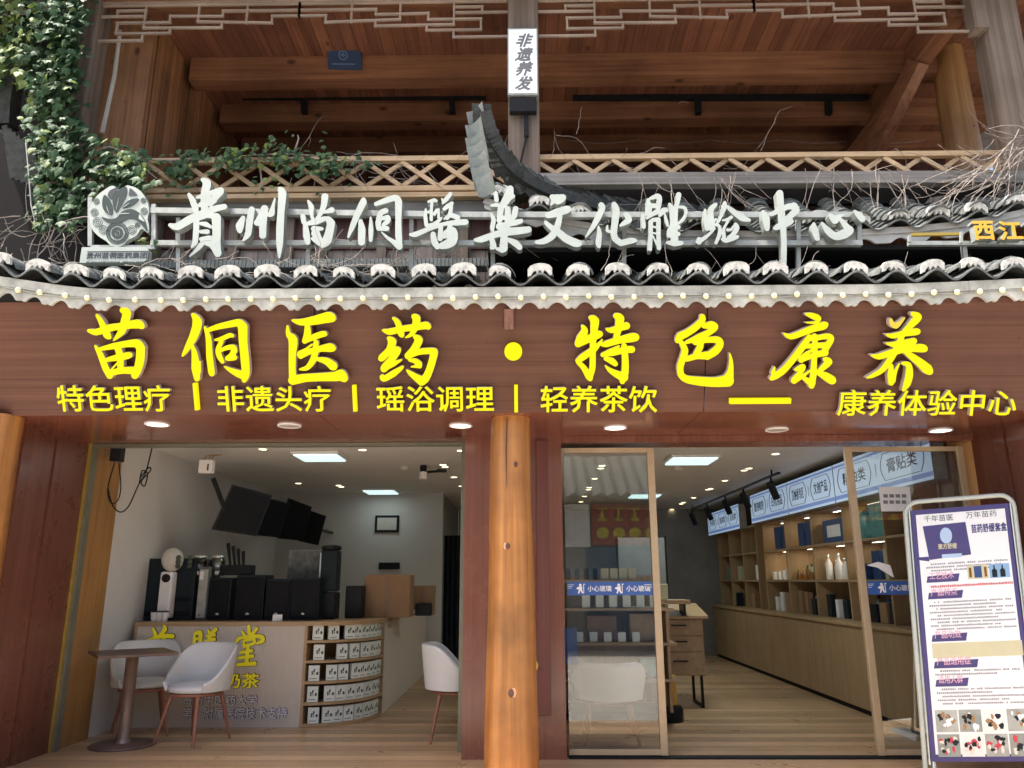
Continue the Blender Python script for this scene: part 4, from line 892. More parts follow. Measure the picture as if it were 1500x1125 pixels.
# ================================================================== white character sign standing on the lower eave
YS = 5.92
SG = front(YS)
RS = thing('roof_sign', 'row of twelve large white brush characters on a metal frame standing on the lower eave', 'sign', P(750, 380, YS))
WM = [M['letterwhite'], M['letterside']]
G_W = [
 (245,265,9.375,[[(525,40,18),(590,90,55),(560,250,50),(560,450,45)],[(350,245,22),(400,330,40),(440,450,40)],[(460,285,18),(600,240,30),(780,190,42)],[(780,210,40),(700,290,42),(640,370,38)],[(490,390,25),(640,330,60),(700,330,25)],[(90,660,22),(190,680,48),(350,590,52),(520,510,48),(700,440,42),(830,410,35)],[(450,560,38),(445,750,38),(430,900,35),(390,960,15)],[(490,570,25),(600,530,30),(700,540,40)],[(720,560,60),(725,750,55),(725,900,50),(740,1050,45)],[(510,640,20),(580,650,32),(650,690,15)],[(510,750,22),(600,750,30)],[(510,850,22),(620,850,45),(700,860,45)],[(540,890,35),(480,970,28),(360,1085,8)],[(560,890,35),(660,930,40),(740,1040,50)]]),
 (340,265,9.375,[[(195,560,25),(150,670,55),(150,740,30)],[(310,450,40),(280,620,45),(260,780,40),(195,870,10)],[(405,570,12),(370,630,30),(420,640,30)],[(430,480,10),(370,620,18)],[(485,440,48),(465,600,48),(460,800,45)],[(625,300,8),(600,400,20),(580,500,40),(540,520,25)],[(685,165,22),(725,230,55),(710,450,45),(695,700,50),(690,900,45),(685,1100,12)]]),
 (425,275,11.25,[[(335,285,14),(385,380,42),(390,500,28),(420,620,20)],[(610,220,55),(590,360,45),(540,490,35),(450,610,15)],[(590,470,15),(620,465,22),(720,435,45)],[(250,540,38),(265,630,38)],[(290,680,35),(310,850,55),(330,960,40)],[(310,660,25),(470,620,50),(640,570,30),(690,620,60)],[(710,650,62),(680,800,65),(640,930,75),(570,1000,50)],[(430,740,45),(560,740,25)],[(460,820,70),(520,900,40)],[(400,900,20),(500,950,50),(580,990,60)]]),
 (505,280,11.25,[[(335,200,25),(330,260,55),(240,440,50),(160,640,42),(90,820,14)],[(290,560,30),(310,700,58),(305,900,55)],[(455,500,12),(460,700,38),(455,870,28)],[(540,280,30),(680,230,42),(850,180,48),(905,230,55)],[(910,250,55),(905,550,45),(910,800,52),(930,980,42)],[(920,980,45),(830,900,35),(730,830,22),(635,740,8)],[(700,390,42),(620,430,42),(580,580,45),(585,680,35)],[(640,520,25),(730,500,40),(730,560,40),(660,620,25)],[(620,680,35),(720,680,38)]]),
 (595,275,11.25,[[(380,300,14),(470,275,28),(510,285,22)],[(340,420,12),(335,550,30),(350,680,28)],[(440,310,22),(430,450,22),(430,590,25)],[(380,470,20),(430,450,22)],[(520,440,26),(480,500,26)],[(550,420,14),(550,560,20)],[(350,690,22),(460,665,22),(540,620,28),(600,560,12)],[(745,170,28),(680,250,35),(620,320,18)],[(605,250,10),(625,310,18)],[(770,320,22),(700,370,35),(640,420,25)],[(755,350,28),(740,480,30),(690,570,25)],[(640,580,12),(750,520,35),(860,560,40)],[(90,835,20),(180,830,42),(400,740,32),(650,660,28),(850,640,45),(990,630,45)],[(460,830,40),(480,950,50),(530,1030,45)],[(585,700,35),(575,900,40)],[(735,680,35),(730,800,50)],[(640,850,50),(760,800,90),(770,930,80),(690,990,70),(600,1020,50)]]),
 (685,270,10.227,[[(425,200,30),(440,300,28)],[(640,130,45),(620,220,65),(560,330,55),(510,400,40)],[(360,380,14),(450,370,30)],[(640,250,50),(680,240,30)],[(500,430,45),(480,600,40)],[(600,430,40),(610,600,50)],[(490,560,30),(600,560,30)],[(480,690,50),(600,670,45)],[(360,510,18),(395,590,30),(375,700,32),(380,750,20)],[(720,430,40),(700,530,40),(660,600,20)],[(650,660,25),(730,630,40),(800,610,30)],[(120,890,20),(220,880,45),(420,810,45),(600,770,55),(800,750,52),(910,735,45)],[(545,700,50),(550,850,50),(540,1010,60)],[(370,890,35),(390,980,45),(360,1010,20)],[(440,1020,18),(520,1040,40)],[(620,890,30),(720,940,48),(780,1000,38)]]),
 (775,275,11.25,[[(370,220,35),(470,260,80),(550,230,50)],[(360,345,15),(400,280,40)],[(310,520,45),(450,480,65),(600,430,62),(640,420,45)],[(500,540,40),(460,700,50),(380,850,55),(250,940,48),(120,960,28)],[(270,640,30),(360,720,40),(480,800,55),(600,900,60),(750,970,65),(810,980,50)]]),
 (850,285,11.25,[[(330,240,42),(350,290,45),(280,440,48),(200,590,38),(80,760,10)],[(285,590,12),(300,700,38),(285,850,45),(295,920,25)],[(540,230,40),(575,330,55),(560,500,52),(535,680,50),(560,790,50),(650,860,48)],[(650,865,45),(780,830,48),(860,820,40),(900,825,14)],[(430,580,12),(430,660,22),(510,680,20)],[(740,400,40),(780,480,50),(700,540,35),(640,580,14)]]),
 (925,280,11.25,[[(250,210,22),(270,350,45),(260,450,38)],[(290,190,20),(400,155,42),(435,200,42),(415,330,42)],[(410,400,45),(350,430,35),(230,510,20)],[(290,310,35),(380,310,35)],[(170,450,22),(180,650,32)],[(295,570,35),(290,800,32),(285,1020,28)],[(330,540,30),(420,530,30)],[(420,560,35),(420,800,32),(430,1000,32)],[(320,650,14),(380,660,14)],[(320,750,12),(390,765,14)],[(430,990,25),(370,890,14),(330,800,8)],[(440,470,20),(500,390,45),(540,380,35)],[(520,440,12),(550,560,28),(570,640,14)],[(600,280,18),(630,350,35),(640,600,30),(600,720,38),(590,800,30)],[(750,130,40),(740,230,28),(700,350,40),(690,500,40),(670,700,60),(680,850,60)],[(760,330,18),(840,340,25),(870,420,22),(820,530,25),(740,600,18)],[(700,660,30),(745,660,33)],[(700,770,30),(742,770,33)],[(560,910,20),(680,920,50),(800,920,28)]]),
 (1010,285,11.25,[[(225,320,16),(230,480,28),(260,620,40)],[(400,230,25),(320,310,45),(310,430,50),(330,560,60),(320,620,40)],[(400,470,14),(350,520,30)],[(400,560,20),(460,600,22),(460,720,30),(400,860,22)],[(110,840,35),(200,790,30),(320,690,18),(380,620,14)],[(125,800,35),(128,850,35)],[(545,200,22),(540,280,35),(480,420,25),(430,520,25)],[(590,270,25),(700,360,42),(830,450,52),(950,490,18)],[(510,490,10),(580,480,22),(650,440,25)],[(600,500,18),(540,600,18),(500,700,18)],[(530,620,14),(530,760,30)],[(590,650,20),(650,640,20),(680,590,14)],[(720,560,30),(740,620,40),(680,720,35),(620,780,40)],[(500,800,18),(560,820,35),(680,780,40),(750,760,25)]]),
 (1090,280,9.375,[[(220,330,12),(260,430,52),(280,570,30)],[(450,90,45),(465,250,42),(480,450,50),(500,600,38),(510,800,32),(510,1050,28)],[(330,375,25),(450,320,35),(560,270,35),(640,265,45)],[(640,265,50),(670,320,45),(600,390,40),(550,430,35)],[(390,560,28),(480,520,50),(590,470,45)]]),
 (1170,290,11.25,[[(195,480,14),(215,600,55),(250,730,38)],[(330,480,16),(420,600,52),(540,690,60),(680,660,75),(770,600,72)],[(770,590,60),(680,480,38),(620,410,22)],[(470,360,35),(540,430,60),(570,390,40),(690,340,8)],[(855,280,12),(930,350,48),(985,410,52)]]),
]
for x0, y0, s, st in G_W:
    brush_letter('character', st, x0, y0, s, SG, WM, RS, 0.075, 0.0, fat=0.25)
def rail(par, x0, y0, x1, y1, w, mat=M['steel'], y=YS + 0.035, name='frame'):
    m = MB(); m.bar(P(x0, y0, y), P(x1, y1, y), w, w); return m.build(name, mat, par)
rail(RS, 222, 309.5, 705, 316, 0.05); rail(RS, 705.3, 316, 1262, 316, 0.05); rail(RS, 222, 357, 705, 357, 0.045); rail(RS, 705.3, 357, 1262, 357, 0.045)
for x, y0 in ((262, 320), (452, 320), (603, 320), (722, 320), (914, 320), (1169, 320), (1258, 320)):
    m = MB(); m.bar(P(x, y0, YS + 0.078), P(x, 398 if x < 1200 else 357, YS + 0.078), 0.035, 0.035, (0, 1, 0)); m.build('support_post', M['steel'], RS)
# round emblem with leaves and name plate
EM = thing('emblem_sign', 'round white and grey leaf emblem above a white name plate on the eave at left', 'emblem', P(175, 390, YS))
ES = 8.65
def ez(x, y): return SG.hit(120 + x / ES, 265 + y / ES)
def poly(pts, n0, n1, mat, name, par=EM):
    m = MB(); me = curve_mesh([[ez(*p) for p in spl(pts)]], n1 - n0); return place_letter(name, me, SG, mat if isinstance(mat, list) else [mat], par, n1 - n0, n0)
def spl(pts):
    pts = [np.array(p, float) for p in pts]; n = len(pts); out = []
    for i in range(n):
        p0, p1, p2, p3 = pts[i - 1], pts[i], pts[(i + 1) % n], pts[(i + 2) % n]
        for t in (0, .25, .5, .75): out.append(tuple(0.5 * (2 * p1 + (p2 - p0) * t + (2 * p0 - 5 * p1 + 4 * p2 - p3) * t * t + (3 * p1 - p0 - 3 * p2 + p3) * t ** 3)))
    return out
outer = [(390, 60), (290, 110), (180, 200), (110, 320), (95, 470), (130, 610), (210, 700), (300, 755), (360, 815), (440, 838), (520, 810), (580, 750), (690, 690), (755, 605), (838, 660), (845, 560), (830, 480), (850, 380), (830, 270), (770, 160), (690, 90), (600, 60), (560, 60), (480, 110)]
poly(outer, -0.05, 0.0, WM, 'plate')
grey = [[(290, 180), (360, 250), (390, 340), (385, 430), (330, 420), (275, 360), (260, 270)],
        [(560, 75), (570, 170), (520, 280), (440, 400), (400, 330), (395, 220), (450, 130)],
        [(725, 230), (680, 290), (600, 335), (510, 345), (560, 280), (630, 235)],
        [(250, 460), (350, 485), (440, 470), (520, 390), (620, 360), (720, 400), (800, 500), (830, 640), (770, 570), (690, 500), (600, 485), (520, 520), (430, 540), (330, 530)]]
for gpts in grey: poly(gpts, 0.001, 0.006, M['emblemgrey'], 'leaf_shape')
for vein in ([(315, 320), (335, 390), (375, 450), (345, 400), (325, 340)], [(478, 210), (452, 300), (438, 395), (455, 310)], [(612, 282), (560, 310), (510, 352), (565, 318)], [(470, 430), (540, 412), (620, 420), (545, 422)], [(740, 430), (800, 520), (760, 505), (725, 480)]): poly(vein, 0.0065, 0.008, M['letterwhite'], 'vein')
for gap in ([(410, 95), (440, 85), (455, 105), (400, 180), (378, 240), (330, 190), (350, 130)], [(610, 95), (650, 120), (705, 185), (640, 195), (598, 190), (600, 140)]): poly(gap, 0.001, 0.003, M['ink'], 'dark_gap')
def ring(cx_, cy_, r0, r1, m, n=26, n0=0.001, n1=0.005):
    for a in range(n):
        a0 = 2 * math.pi * a / n; a1 = 2 * math.pi * (a + 1) / n
        m.prism([ez(cx_ + r * math.cos(q), cy_ + r * math.sin(q)) for r, q in ((r0, a0), (r1, a0), (r1, a1), (r0, a1))], SG, n0, n1)
m = MB()
for r0, r1 in ((128, 142), (95, 118), (36, 74)): ring(450, 662, r0, r1, m)
ring(450, 662, 8, 24, m, 12)
for cx_, cy_, R_ in ((200, 525, 62), (275, 620, 58), (160, 400, 50), (635, 620, 58), (790, 385, 46), (185, 260, 40), (780, 250, 36), (705, 560, 34)):
    for q in (1.0, 0.66, 0.33): ring(cx_, cy_, R_ * q - 6, R_ * q, m, 18, 0.001, 0.0022)
m.build('spiral_pattern', M['emblemgrey'], EM)
m = MB(); u0, v0 = ez(20, 1075); u1, v1 = ez(888, 872); c = 0.03
pl4 = [(u0, v0), (u1 - c, v0), (u1, v0 + c), (u1, v1 - c), (u1 - c, v1), (u0, v1)]; SG = front(YS - 0.06); m.prism(pl4, SG, -0.07, 0.0); NP = m.build('name_plate', M['letterwhite'], EM)
m = MB()
for a, b in zip(pl4, pl4[1:] + pl4[:1]):
    pass
u2, v2 = ez(45, 1058); u3, v3 = ez(862, 888)
for q in ((u2, v2, u3, v2 + 0.006), (u2, v3 - 0.006, u3, v3), (u3 - 0.006, v2 + 0.0061, u3, v3 - 0.0061)): m.rect(SG, *q, 0.001, 0.004)
m.build('border', M['emblemgrey'], NP)
u0, v0 = ez(55, 985); u1, v1 = ez(830, 905); text('lettering', '贵州苗侗医药集团', SG, u0, v0, u1, v1, [M['ink']], NP, 0.003, 0.001, bold=0.010)
u0, v0 = ez(55, 1042); u1, v1 = ez(825, 1018); text('lettering', 'GUIZHOUMIAODONG  MEDICALGROUP', SG, u0, v0, u1, v1, [M['emblemgrey']], NP, 0.003, 0.001)
rail(EM, 134, 363, 228, 363, 0.035); rail(EM, 133, 290, 133, 361, 0.035); rail(EM, 226, 300, 226, 361, 0.035)
m = MB(); m.bar(P(140, 388, YS + 0.035), P(140, 404, YS + 0.035), 0.03, 0.03); m.bar(P(215, 388, YS + 0.035), P(215, 404, YS + 0.035), 0.03, 0.03); m.build('support_post', M['steel'], EM)
# orange neighbouring sign cut by the right edge
OS = thing('orange_sign', 'old orange character sign on a rusty frame at the right edge of the upper eave', 'sign', P(1460, 360, 5.9))
OP = front(5.9); OM = [M['orange'], M['letterside']]
for ch, a, b in (('西', 1419, 1449), ('江', 1456, 1490), ('百', 1497, 1528)):
    ptext('character', ch, OP, a, 329, b, 357, OM, OS, 0.07, 0.0, bold=0.03, fit=True)
rail(OS, 1330, 357, 1536, 357, 0.035, y=5.94); rail(OS, 1335, 344, 1410, 343, 0.025, M['gold'], y=5.94); rail(OS, 1408, 340, 1408, 356, 0.02, y=5.9); rail(OS, 1332, 345, 1332, 355, 0.02, y=5.9)
m = MB(); m.bar(P(1411, 358, 5.965), P(1416, 402, 5.965), 0.035, 0.035, (0, 1, 0)); m.build('support_post', M['steel'], OS)

# ================================================================== plants
def leaf_cluster(m, c, size, r, n=5):
    """a palmate creeper leaf: a few pointed leaflets around one stalk, each folded along its midrib"""
    nrm = Vector((r.uniform(-0.7, 0.5), -1.0 + r.uniform(-0.2, 0.5), r.uniform(-0.1, 1.1))).normalized()
    dn = Vector((r.uniform(-0.6, 0.6), 0, -1)); dn = (dn - nrm * dn.dot(nrm)).normalized(); sd = nrm.cross(dn)
    for k in range(n):
        a = (k - (n - 1) / 2) * 0.62 + r.uniform(-0.12, 0.12); L = size * (1 - 0.22 * abs(k - (n - 1) / 2)) * r.uniform(0.85, 1.1); W = L * 0.30
        d = dn * math.cos(a) + sd * math.sin(a); s_ = nrm.cross(d); tip = c + d * L - nrm * L * r.uniform(0.0, 0.3)
        mid = c + d * L * 0.5 + nrm * L * 0.06
        m.add([c, mid + s_ * W - nrm * W * 0.4, tip, mid - s_ * W - nrm * W * 0.4, mid], [(0, 4, 1), (1, 4, 2), (2, 4, 3), (3, 4, 0)], True)
def inpoly(x, y, poly):
    c = False; j = len(poly) - 1
    for i in range(len(poly)):
        xi, yi = poly[i]; xj, yj = poly[j]
        if (yi > y) != (yj > y) and x < (xj - xi) * (y - yi) / (yj - yi) + xi: c = not c
        j = i
    return c
def creeper(name, label, regions, seed, y0, y1, stems):
    r = random.Random(seed); t = thing(name, label, 'plant', P(*stems[0][0], (y0 + y1) / 2))
    mg, my = MB(), MB()
    for poly_, n, sz, yel in regions:
        x0 = min(p[0] for p in poly_); x1 = max(p[0] for p in poly_); ya = min(p[1] for p in poly_); yb = max(p[1] for p in poly_)
        # leaves hang in sprays: clump centres first, leaves gathered round them
        cl = []
        while len(cl) < max(6, n // 14):
            x, y = r.uniform(x0, x1), r.uniform(ya, yb)
            if inpoly(x, y, poly_): cl.append((x, y, r.uniform(y0, y1)))
        k = 0
        while k < n:
            a = r.choice(cl); x = a[0] + r.gauss(0, 13); y = a[1] + r.gauss(0, 17)
            if not inpoly(x, y, poly_) and r.random() > 0.12: continue
            k += 1
            c = P(x, y, a[2] + r.gauss(0, 0.05)); leaf_cluster(my if r.random() < yel(x, y) else mg, c, sz * r.uniform(0.6, 1.25), r, r.choice((3, 5, 5)))
    mg.build('foliage', M['leaf'], t); 
    if my.v: my.build('sunlit_and_yellow_foliage', M['leafyellow'], t)
    m = MB()
    for st in stems:
        pts = smoothpath([P(a, b, (y0 + y1) / 2 + 0.05 + r.uniform(-.06, .06)) for a, b in st], 5); m.tube(pts, [0.012 - 0.008 * i / len(pts) for i in range(len(pts))], 5)
    m.build('stem', M['twig'], t)
    return t
regA = [(-70, -60), (128, -60), (126, 40), (112, 130), (118, 180), (150, 200), (185, 212), (232, 250), (232, 290), (180, 300), (130, 300), (108, 345), (60, 335), (52, 250), (38, 190), (20, 120), (-70, 110)]
regA2 = [(40, -40), (128, -40), (125, 50), (110, 130), (120, 200), (100, 280), (60, 240), (45, 120)]
creeper('climbing_vine', 'dense green creeper hanging down the upper left corner of the building', [(regA, 2100, 0.088, lambda x, y: 0.75 if (x < 40 + rnd.uniform(-25, 35) and y < 190) else 0.05), (regA2, 650, 0.08, lambda x, y: 0.02), ([(40, 40), (100, 40), (105, 330), (55, 330), (45, 200)], 380, 0.085, lambda x, y: 0.5 if y < 200 else 0.12)], 21, 6.05, 6.45,  # yellow leaves gathered at top left stand in for sunlit ones
        [[(60, 330), (70, 200), (60, 80), (50, -40)], [(110, 340), (105, 250), (90, 100), (100, -40)], [(100, 260), (160, 215), (230, 262)], [(60, 250), (62, 330), (80, 360)]])
regB = [(150, 205), (205, 226), (250, 222), (300, 216), (350, 210), (400, 208), (440, 214), (480, 222), (520, 232), (560, 238), (540, 246), (500, 250), (470, 262), (430, 252), (390, 246), (330, 250), (300, 268), (262, 276), (240, 250), (200, 262), (170, 240)]
creeper('railing_creeper', 'green creeper trailing along the top rail of the left balcony railing', [(regB, 460, 0.066, lambda x, y: 0.08)], 33, 6.52, 6.6, [[(150, 215), (230, 235), (330, 230), (430, 226), (560, 240)], [(430, 226), (437, 205), (436, 198)], [(260, 232), (280, 262), (290, 280)]])
regC = [(360, 262), (410, 258), (420, 276), (395, 290), (365, 282)]
regD = [(195, 345), (225, 335), (235, 365), (200, 378)]
creeper('creeper_sprig', 'small pale yellow green sprig hanging under the left railing above the second character', [(regC, 16, 0.05, lambda x, y: 0.8)], 35, 6.5, 6.55, [[(380, 240), (385, 280)]])
creeper('creeper_sprig', 'small yellow green sprig growing beside the round emblem', [(regD, 22, 0.05, lambda x, y: 0.7)], 36, 5.98, 6.05, [[(205, 395), (214, 350)]])
def twigs(label, starts, seed, y0, y1, n, spread, down, length, rad=0.007, seg=9):
    r = random.Random(seed); m = MB()
    for _ in range(n):
        a = r.choice(starts); x, y = a[0] + r.gauss(0, spread), a[1] + r.gauss(0, spread * 0.35); yy = r.uniform(y0, y1)
        ang = r.gauss(*down); pts = []; L = length * r.uniform(0.5, 1.3)
        for k in range(seg):
            pts.append(P(x, y, yy)); ang += r.gauss(0, 0.22); x += math.cos(ang) * L / seg; y += math.sin(ang) * L / seg; yy += r.gauss(0, 0.012)
            yy = min(max(yy, y0 - 0.03), y1 + 0.03)
        rr = rad * r.uniform(0.4, 0.85); m.tube(pts, [rr * (1 - 0.6 * k / seg) for k in range(seg)], 5)
        if r.random() < 0.5:
            q = pts[seg // 2]; e = q + Vector((r.gauss(0, .12), r.uniform(-.03, .03), r.uniform(-.22, .02))); m.tube([q, q.lerp(e, .5) + Vector((r.gauss(0, .02), 0, r.gauss(0, .02))), e], [rr * .6, rr * .5, rr * .3], 4)
    return tag(m.build('dry_creeper', M['twig']), label, 'dry vine')
twigs('tangle of dry creeper stems on the lower eave left of the emblem', [(40, 330), (75, 320), (90, 335), (60, 380), (10, 360)], 41, 5.98, 6.2, 34, 22, (1.3, 1.2), 85)
twigs('dry creeper stems lying on the eave under the first white characters', [(260, 395), (330, 392), (400, 395), (460, 392), (230, 400), (520, 395)], 42, 5.66, 5.86, 42, 28, (0.1, 0.7), 62, 0.0055)
twigs('dry creeper stems hanging in front of the plank wall behind the middle characters', [(480, 370), (600, 360), (690, 350), (720, 360), (560, 380)], 43, 6.0, 6.4, 34, 30, (1.2, 0.9), 75, 0.006)
twigs('dry creeper stems hanging from the grey board above the middle of the upper eave', [(1010, 258), (1060, 256), (960, 258), (1090, 262)], 44, 6.25, 6.35, 18, 22, (1.15, 0.35), 95, 0.0065)
twigs('dry creeper stems hanging from the grey board near the right log column', [(1240, 252), (1280, 255), (1320, 252), (1220, 256), (1340, 262)], 45, 6.25, 6.35, 24, 24, (1.0, 0.4), 100, 0.0065)
twigs('thick mat of dry creeper on the right corner of the upper eave', [(1500, 215), (1460, 240), (1520, 200), (1430, 270), (1480, 262)], 46, 6.12, 6.4, 60, 26, (2.45, 0.35), 110, 0.0075)
twigs('thin dry creeper wound along the left railing', [(560, 240), (640, 240), (500, 245), (600, 262), (450, 240)], 47, 6.55, 6.62, 28, 34, (0.2, 0.8), 75, 0.0045)
twigs('thin dry creeper along the top of the right railing', [(800, 240), (900, 238), (1000, 238), (1120, 238), (1300, 240), (840, 215)], 48, 6.58, 6.64, 20, 34, (0.1, 0.6), 80, 0.0045)
twigs('few dry creeper stems rising from the eave in front of the dark recess', [(1080, 395), (900, 395), (1160, 400), (1000, 400), (1320, 395), (1440, 395)], 49, 5.75, 5.85, 12, 14, (-0.95, 0.5), 55, 0.005)
# dead leaves and scraps caught between the tiles
r_ = random.Random(91); m = MB()
for _ in range(420):
    x = r_.uniform(-5.0, 5.0); f = r_.uniform(0.0, 0.5); a = eave1(x); b = back1(x); q = a.lerp(b, f); ph = 2 * math.pi * (x + 5.4) / 0.30
    c = q + Vector((0, 0, 0.03 - 0.042 * math.cos(ph) - 0.0 + r_.uniform(0, .012))); L = r_.uniform(.012, .04); an = r_.uniform(0, 6.28); d = Vector((math.cos(an), math.sin(an), r_.uniform(-.2, .5))) * L; e = Vector((-math.sin(an), math.cos(an), r_.uniform(-.3, .3))) * L * .45
    m.add([c - d, c + e, c + d, c - e], [(0, 1, 2, 3)])
tag(m.build('leaf_litter', plain('dead_leaf', (0.24, 0.17, 0.09), 0.8, vary=.6, scale=30)), 'dead leaves and scraps lying between the lower eave tiles', 'leaf litter', None, 'stuff')
# dark neighbouring roof corner at far left
NB = thing('neighbour_roof', 'dark tiled roof corner and wall of the neighbouring house at the left edge', 'house', (-5.2, 6.6, 4.4))
m = MB(); m.box(-7.5, P(58, 300, 6.9).x, 6.9, 7.1, 3.4, P(30, 235, 6.9).z); m.box(-9, P(112, 100, 6.95).x, 6.95, 7.15, 4.4, 9.0); m.build('wall', M['shadeblack'], NB)  # near-black wall colour supplies the darkness behind the vine
m = MB()
for k in range(12):
    f = k / 11; a = P(-30 + 4 * k, 175 + 3 * k, 6.35 + 0.02 * k); b = P(38 + 2.4 * k, 215 + 5 * k, 6.3 + 0.02 * k); m.bar(a, b, 0.10, 0.03)
for k in range(7):
    a = P(8 + 6 * k, 185 + 5 * k, 6.26); b = P(20 + 8 * k, 262 + 3 * k, 6.3); m.bar(a, b, 0.05, 0.035, (0, 1, 0))
m.build('roof', M['tiledark'], NB)
m = MB(); pl = front(6.4); m.prism([pl.hit(*p) for p in ((-30, 105), (8, 108), (22, 122), (18, 150), (16, 182), (-30, 186))], pl, -0.12, 0.03); m.build('ridge_end', M['tiledark'], NB)
m = MB(); m.tube([P(38, 205, 6.2), P(42, 250, 6.2), P(46, 300, 6.2), P(55, 340, 6.2)], 0.008, 5); m.build('cable', M['steel'], NB)
# ================================================================== glass doors of the right shop
def glass_door(label, xa, xb, y, decals, stiles):
    t = thing('glass_door', label, 'door', ((xa + xb) / 2, y, 0))
    m = MB()
    for x in stiles: m.cbox(x - 0.032, x + 0.032, y - 0.025, y + 0.025, 0.02, 2.63, 0.005)
    m.build('stile', M['alu'], t)
    m = MB(); m.box(xa, xb, y - 0.018, y + 0.018, 0.025, 0.07); m.box(xa, xb, y - 0.018, y + 0.018, 2.585, 2.628); m.build('rail', M['alu'], t)
    m = MB(); m.box(xa + 0.002, xb - 0.002, y - 0.004, y + 0.004, 0.071, 2.584); m.build('pane', M['glass'], t)
    pl = front(y - 0.006)
    for xd0, xd1, parts in decals:
        zc = P(900, 862, y).z; h = 0.058
        m = MB(); m.rect(pl, xd0, zc - h, xd1, zc + h, -0.0005, 0.0015); d = m.build('warning_strip', M['decal'], t)
        for xs_ in parts:
            text('lettering', '小心玻璃', pl, xs_ + 0.09, zc - 0.026, xs_ + 0.30, zc + 0.026, [M['white']], d, 0.001, 0.002, bold=0.01)
            m = MB()
            m.prism([(xs_ + 0.012 * math.cos(a * math.pi / 6) + 0.025, zc + 0.030 + 0.012 * math.sin(a * math.pi / 6)) for a in range(12)], pl, 0.002, 0.003)
            m.prism([(xs_ + .010, zc + .016), (xs_ + .042, zc + .018), (xs_ + .040, zc - .012), (xs_ + .052, zc - .040), (xs_ + .040, zc - .042), (xs_ + .026, zc - .016), (xs_ + .012, zc - .044), (xs_ + .002, zc - .040), (xs_ + .014, zc - .010), (xs_ - .006, zc - .004), (xs_ - .010, zc + .004)], pl, 0.002, 0.003)
            m.rect(pl, xs_ + 0.052, zc - 0.04, xs_ + 0.058, zc + 0.04, 0.002, 0.003); m.rect(pl, xs_ + 0.0581, zc + 0.034, xs_ + 0.07, zc + 0.04, 0.002, 0.003)
            m.build('pictogram', M['white'], d)
        m = MB()
        for k in range(3):
            m.rect(pl, xd0 + 0.005, zc + 0.03 - 0.014 * k, xd0 + 0.06 - 0.012 * k, zc + 0.034 - 0.014 * k, 0.002, 0.003)
            if xd1 - xd0 > 0.75: m.rect(pl, xd1 - 0.075 + 0.012 * k, zc + 0.03 - 0.014 * k, xd1 - 0.006, zc + 0.034 - 0.014 * k, 0.002, 0.003)
        m.build('stripe', M['white'], d)
    return t
xa0 = 0.385; xa1 = P(968, 1000, 7.05).x
glass_door('fixed glass door leaf left of the open right doorway with two blue warning strips', xa0, xa1, 7.05, [(xa0 + 0.01, xa1 - 0.033, (xa0 + 0.10, xa0 + 0.44))], (xa1,))
xb0 = P(1279, 1000, 7.05).x; xb1 = 4.02
glass_door('glass door leaf right of the open right doorway behind the standing poster', xb0, xb1, 7.05, [(xb0 + 0.04, xb1 - 0.033, (xb0 + 0.14, xb0 + 0.58))], (xb0, xb1 - 0.01))
pl = front(7.041); nt_ = thing('paper_notice', 'small curled white paper notice stuck on the right glass door leaf', 'notice', P(1311, 735, 7.04))
m = MB(); (u0, v0), (u1, v1) = pl.hit(1291, 749), pl.hit(1332, 713); m.rect(pl, u0, v0, u1, v1, 0, 0.002); m.build('sheet', M['paper'], nt_)
m = MB(); (u0, v0), (u1, v1) = pl.hit(1271, 838), pl.hit(1304, 828); m.prism([(u0, v1), (u0 + .1, v1 + .03), (u1, v1 - .0), (u1 + .02, v0 - .05), (u0 + .09, v1 - .02)], pl, 0, 0.002); m.build('lower_sheet', M['paper'], nt_)
m = MB()
for k in range(2):
    for j in range(4):
        a = pl.hit(1294 + 9 * j, 729 + 9 * k); b = pl.hit(1300 + 9 * j, 724 + 9 * k); m.rect(pl, a[0], a[1], b[0], b[1], 0.0022, 0.003)
m.build('print', M['greyink'], nt_)

# ================================================================== ceiling lights
def ceiling_panel(label, px, py, s, pw=1.0):
    c = PZ(px, py, 2.87); t = thing('ceiling_light', label, 'ceiling light', c, 0, 'square ceiling lights in the shop')
    m = MB(); m.cbox(c.x - s / 2, c.x + s / 2, c.y - s / 2, c.y + s / 2, 2.862, 2.899, 0.015); m.build('housing', M['white'], t)
    m = MB(); m.cbox(c.x - s / 2 + .03, c.x + s / 2 - .03, c.y - s / 2 + .03, c.y + s / 2 - .03, 2.845, 2.8615, 0.006); m.build('diffuser', M['lampwhite'], t)
    l = bpy.data.lights.new('ceiling_lamp', 'AREA'); l.energy = pw; l.size = s * 0.85; l.color = (0.86, 1.0, 0.98)
    o = bpy.data.objects.new('ceiling_lamp', l); COL.objects.link(o); o.parent = t; o.location = (0, 0, -0.035)
ceiling_panel('nearest square lit ceiling light of the left shop', 469, 669, 0.56, 1.6); ceiling_panel('second square lit ceiling light deeper in the left shop', 558, 720, 0.56, 0.6)
ceiling_panel('nearest square lit ceiling light of the right shop seen through the doorway', 1012, 674, 0.60, 9.0)
ceiling_panel('square lit ceiling light of the right shop seen through the left glass leaf', 944, 726, 0.56, 6.0); ceiling_panel('distant square lit ceiling light seen through the left glass leaf', 915, 755, 0.56, 5.0)
ordn = ['nearest', 'second nearest', 'third nearest', 'fourth nearest', 'fifth nearest', 'sixth nearest', 'seventh nearest', 'eighth nearest', 'ninth nearest', 'tenth nearest', 'eleventh nearest', 'twelfth nearest']
spots_l = [(385, 658), (531, 659), (675, 660), (649, 681), (652, 684), (665, 699), (676, 712), (437, 708), (496, 711), (500, 713), (545, 734)]
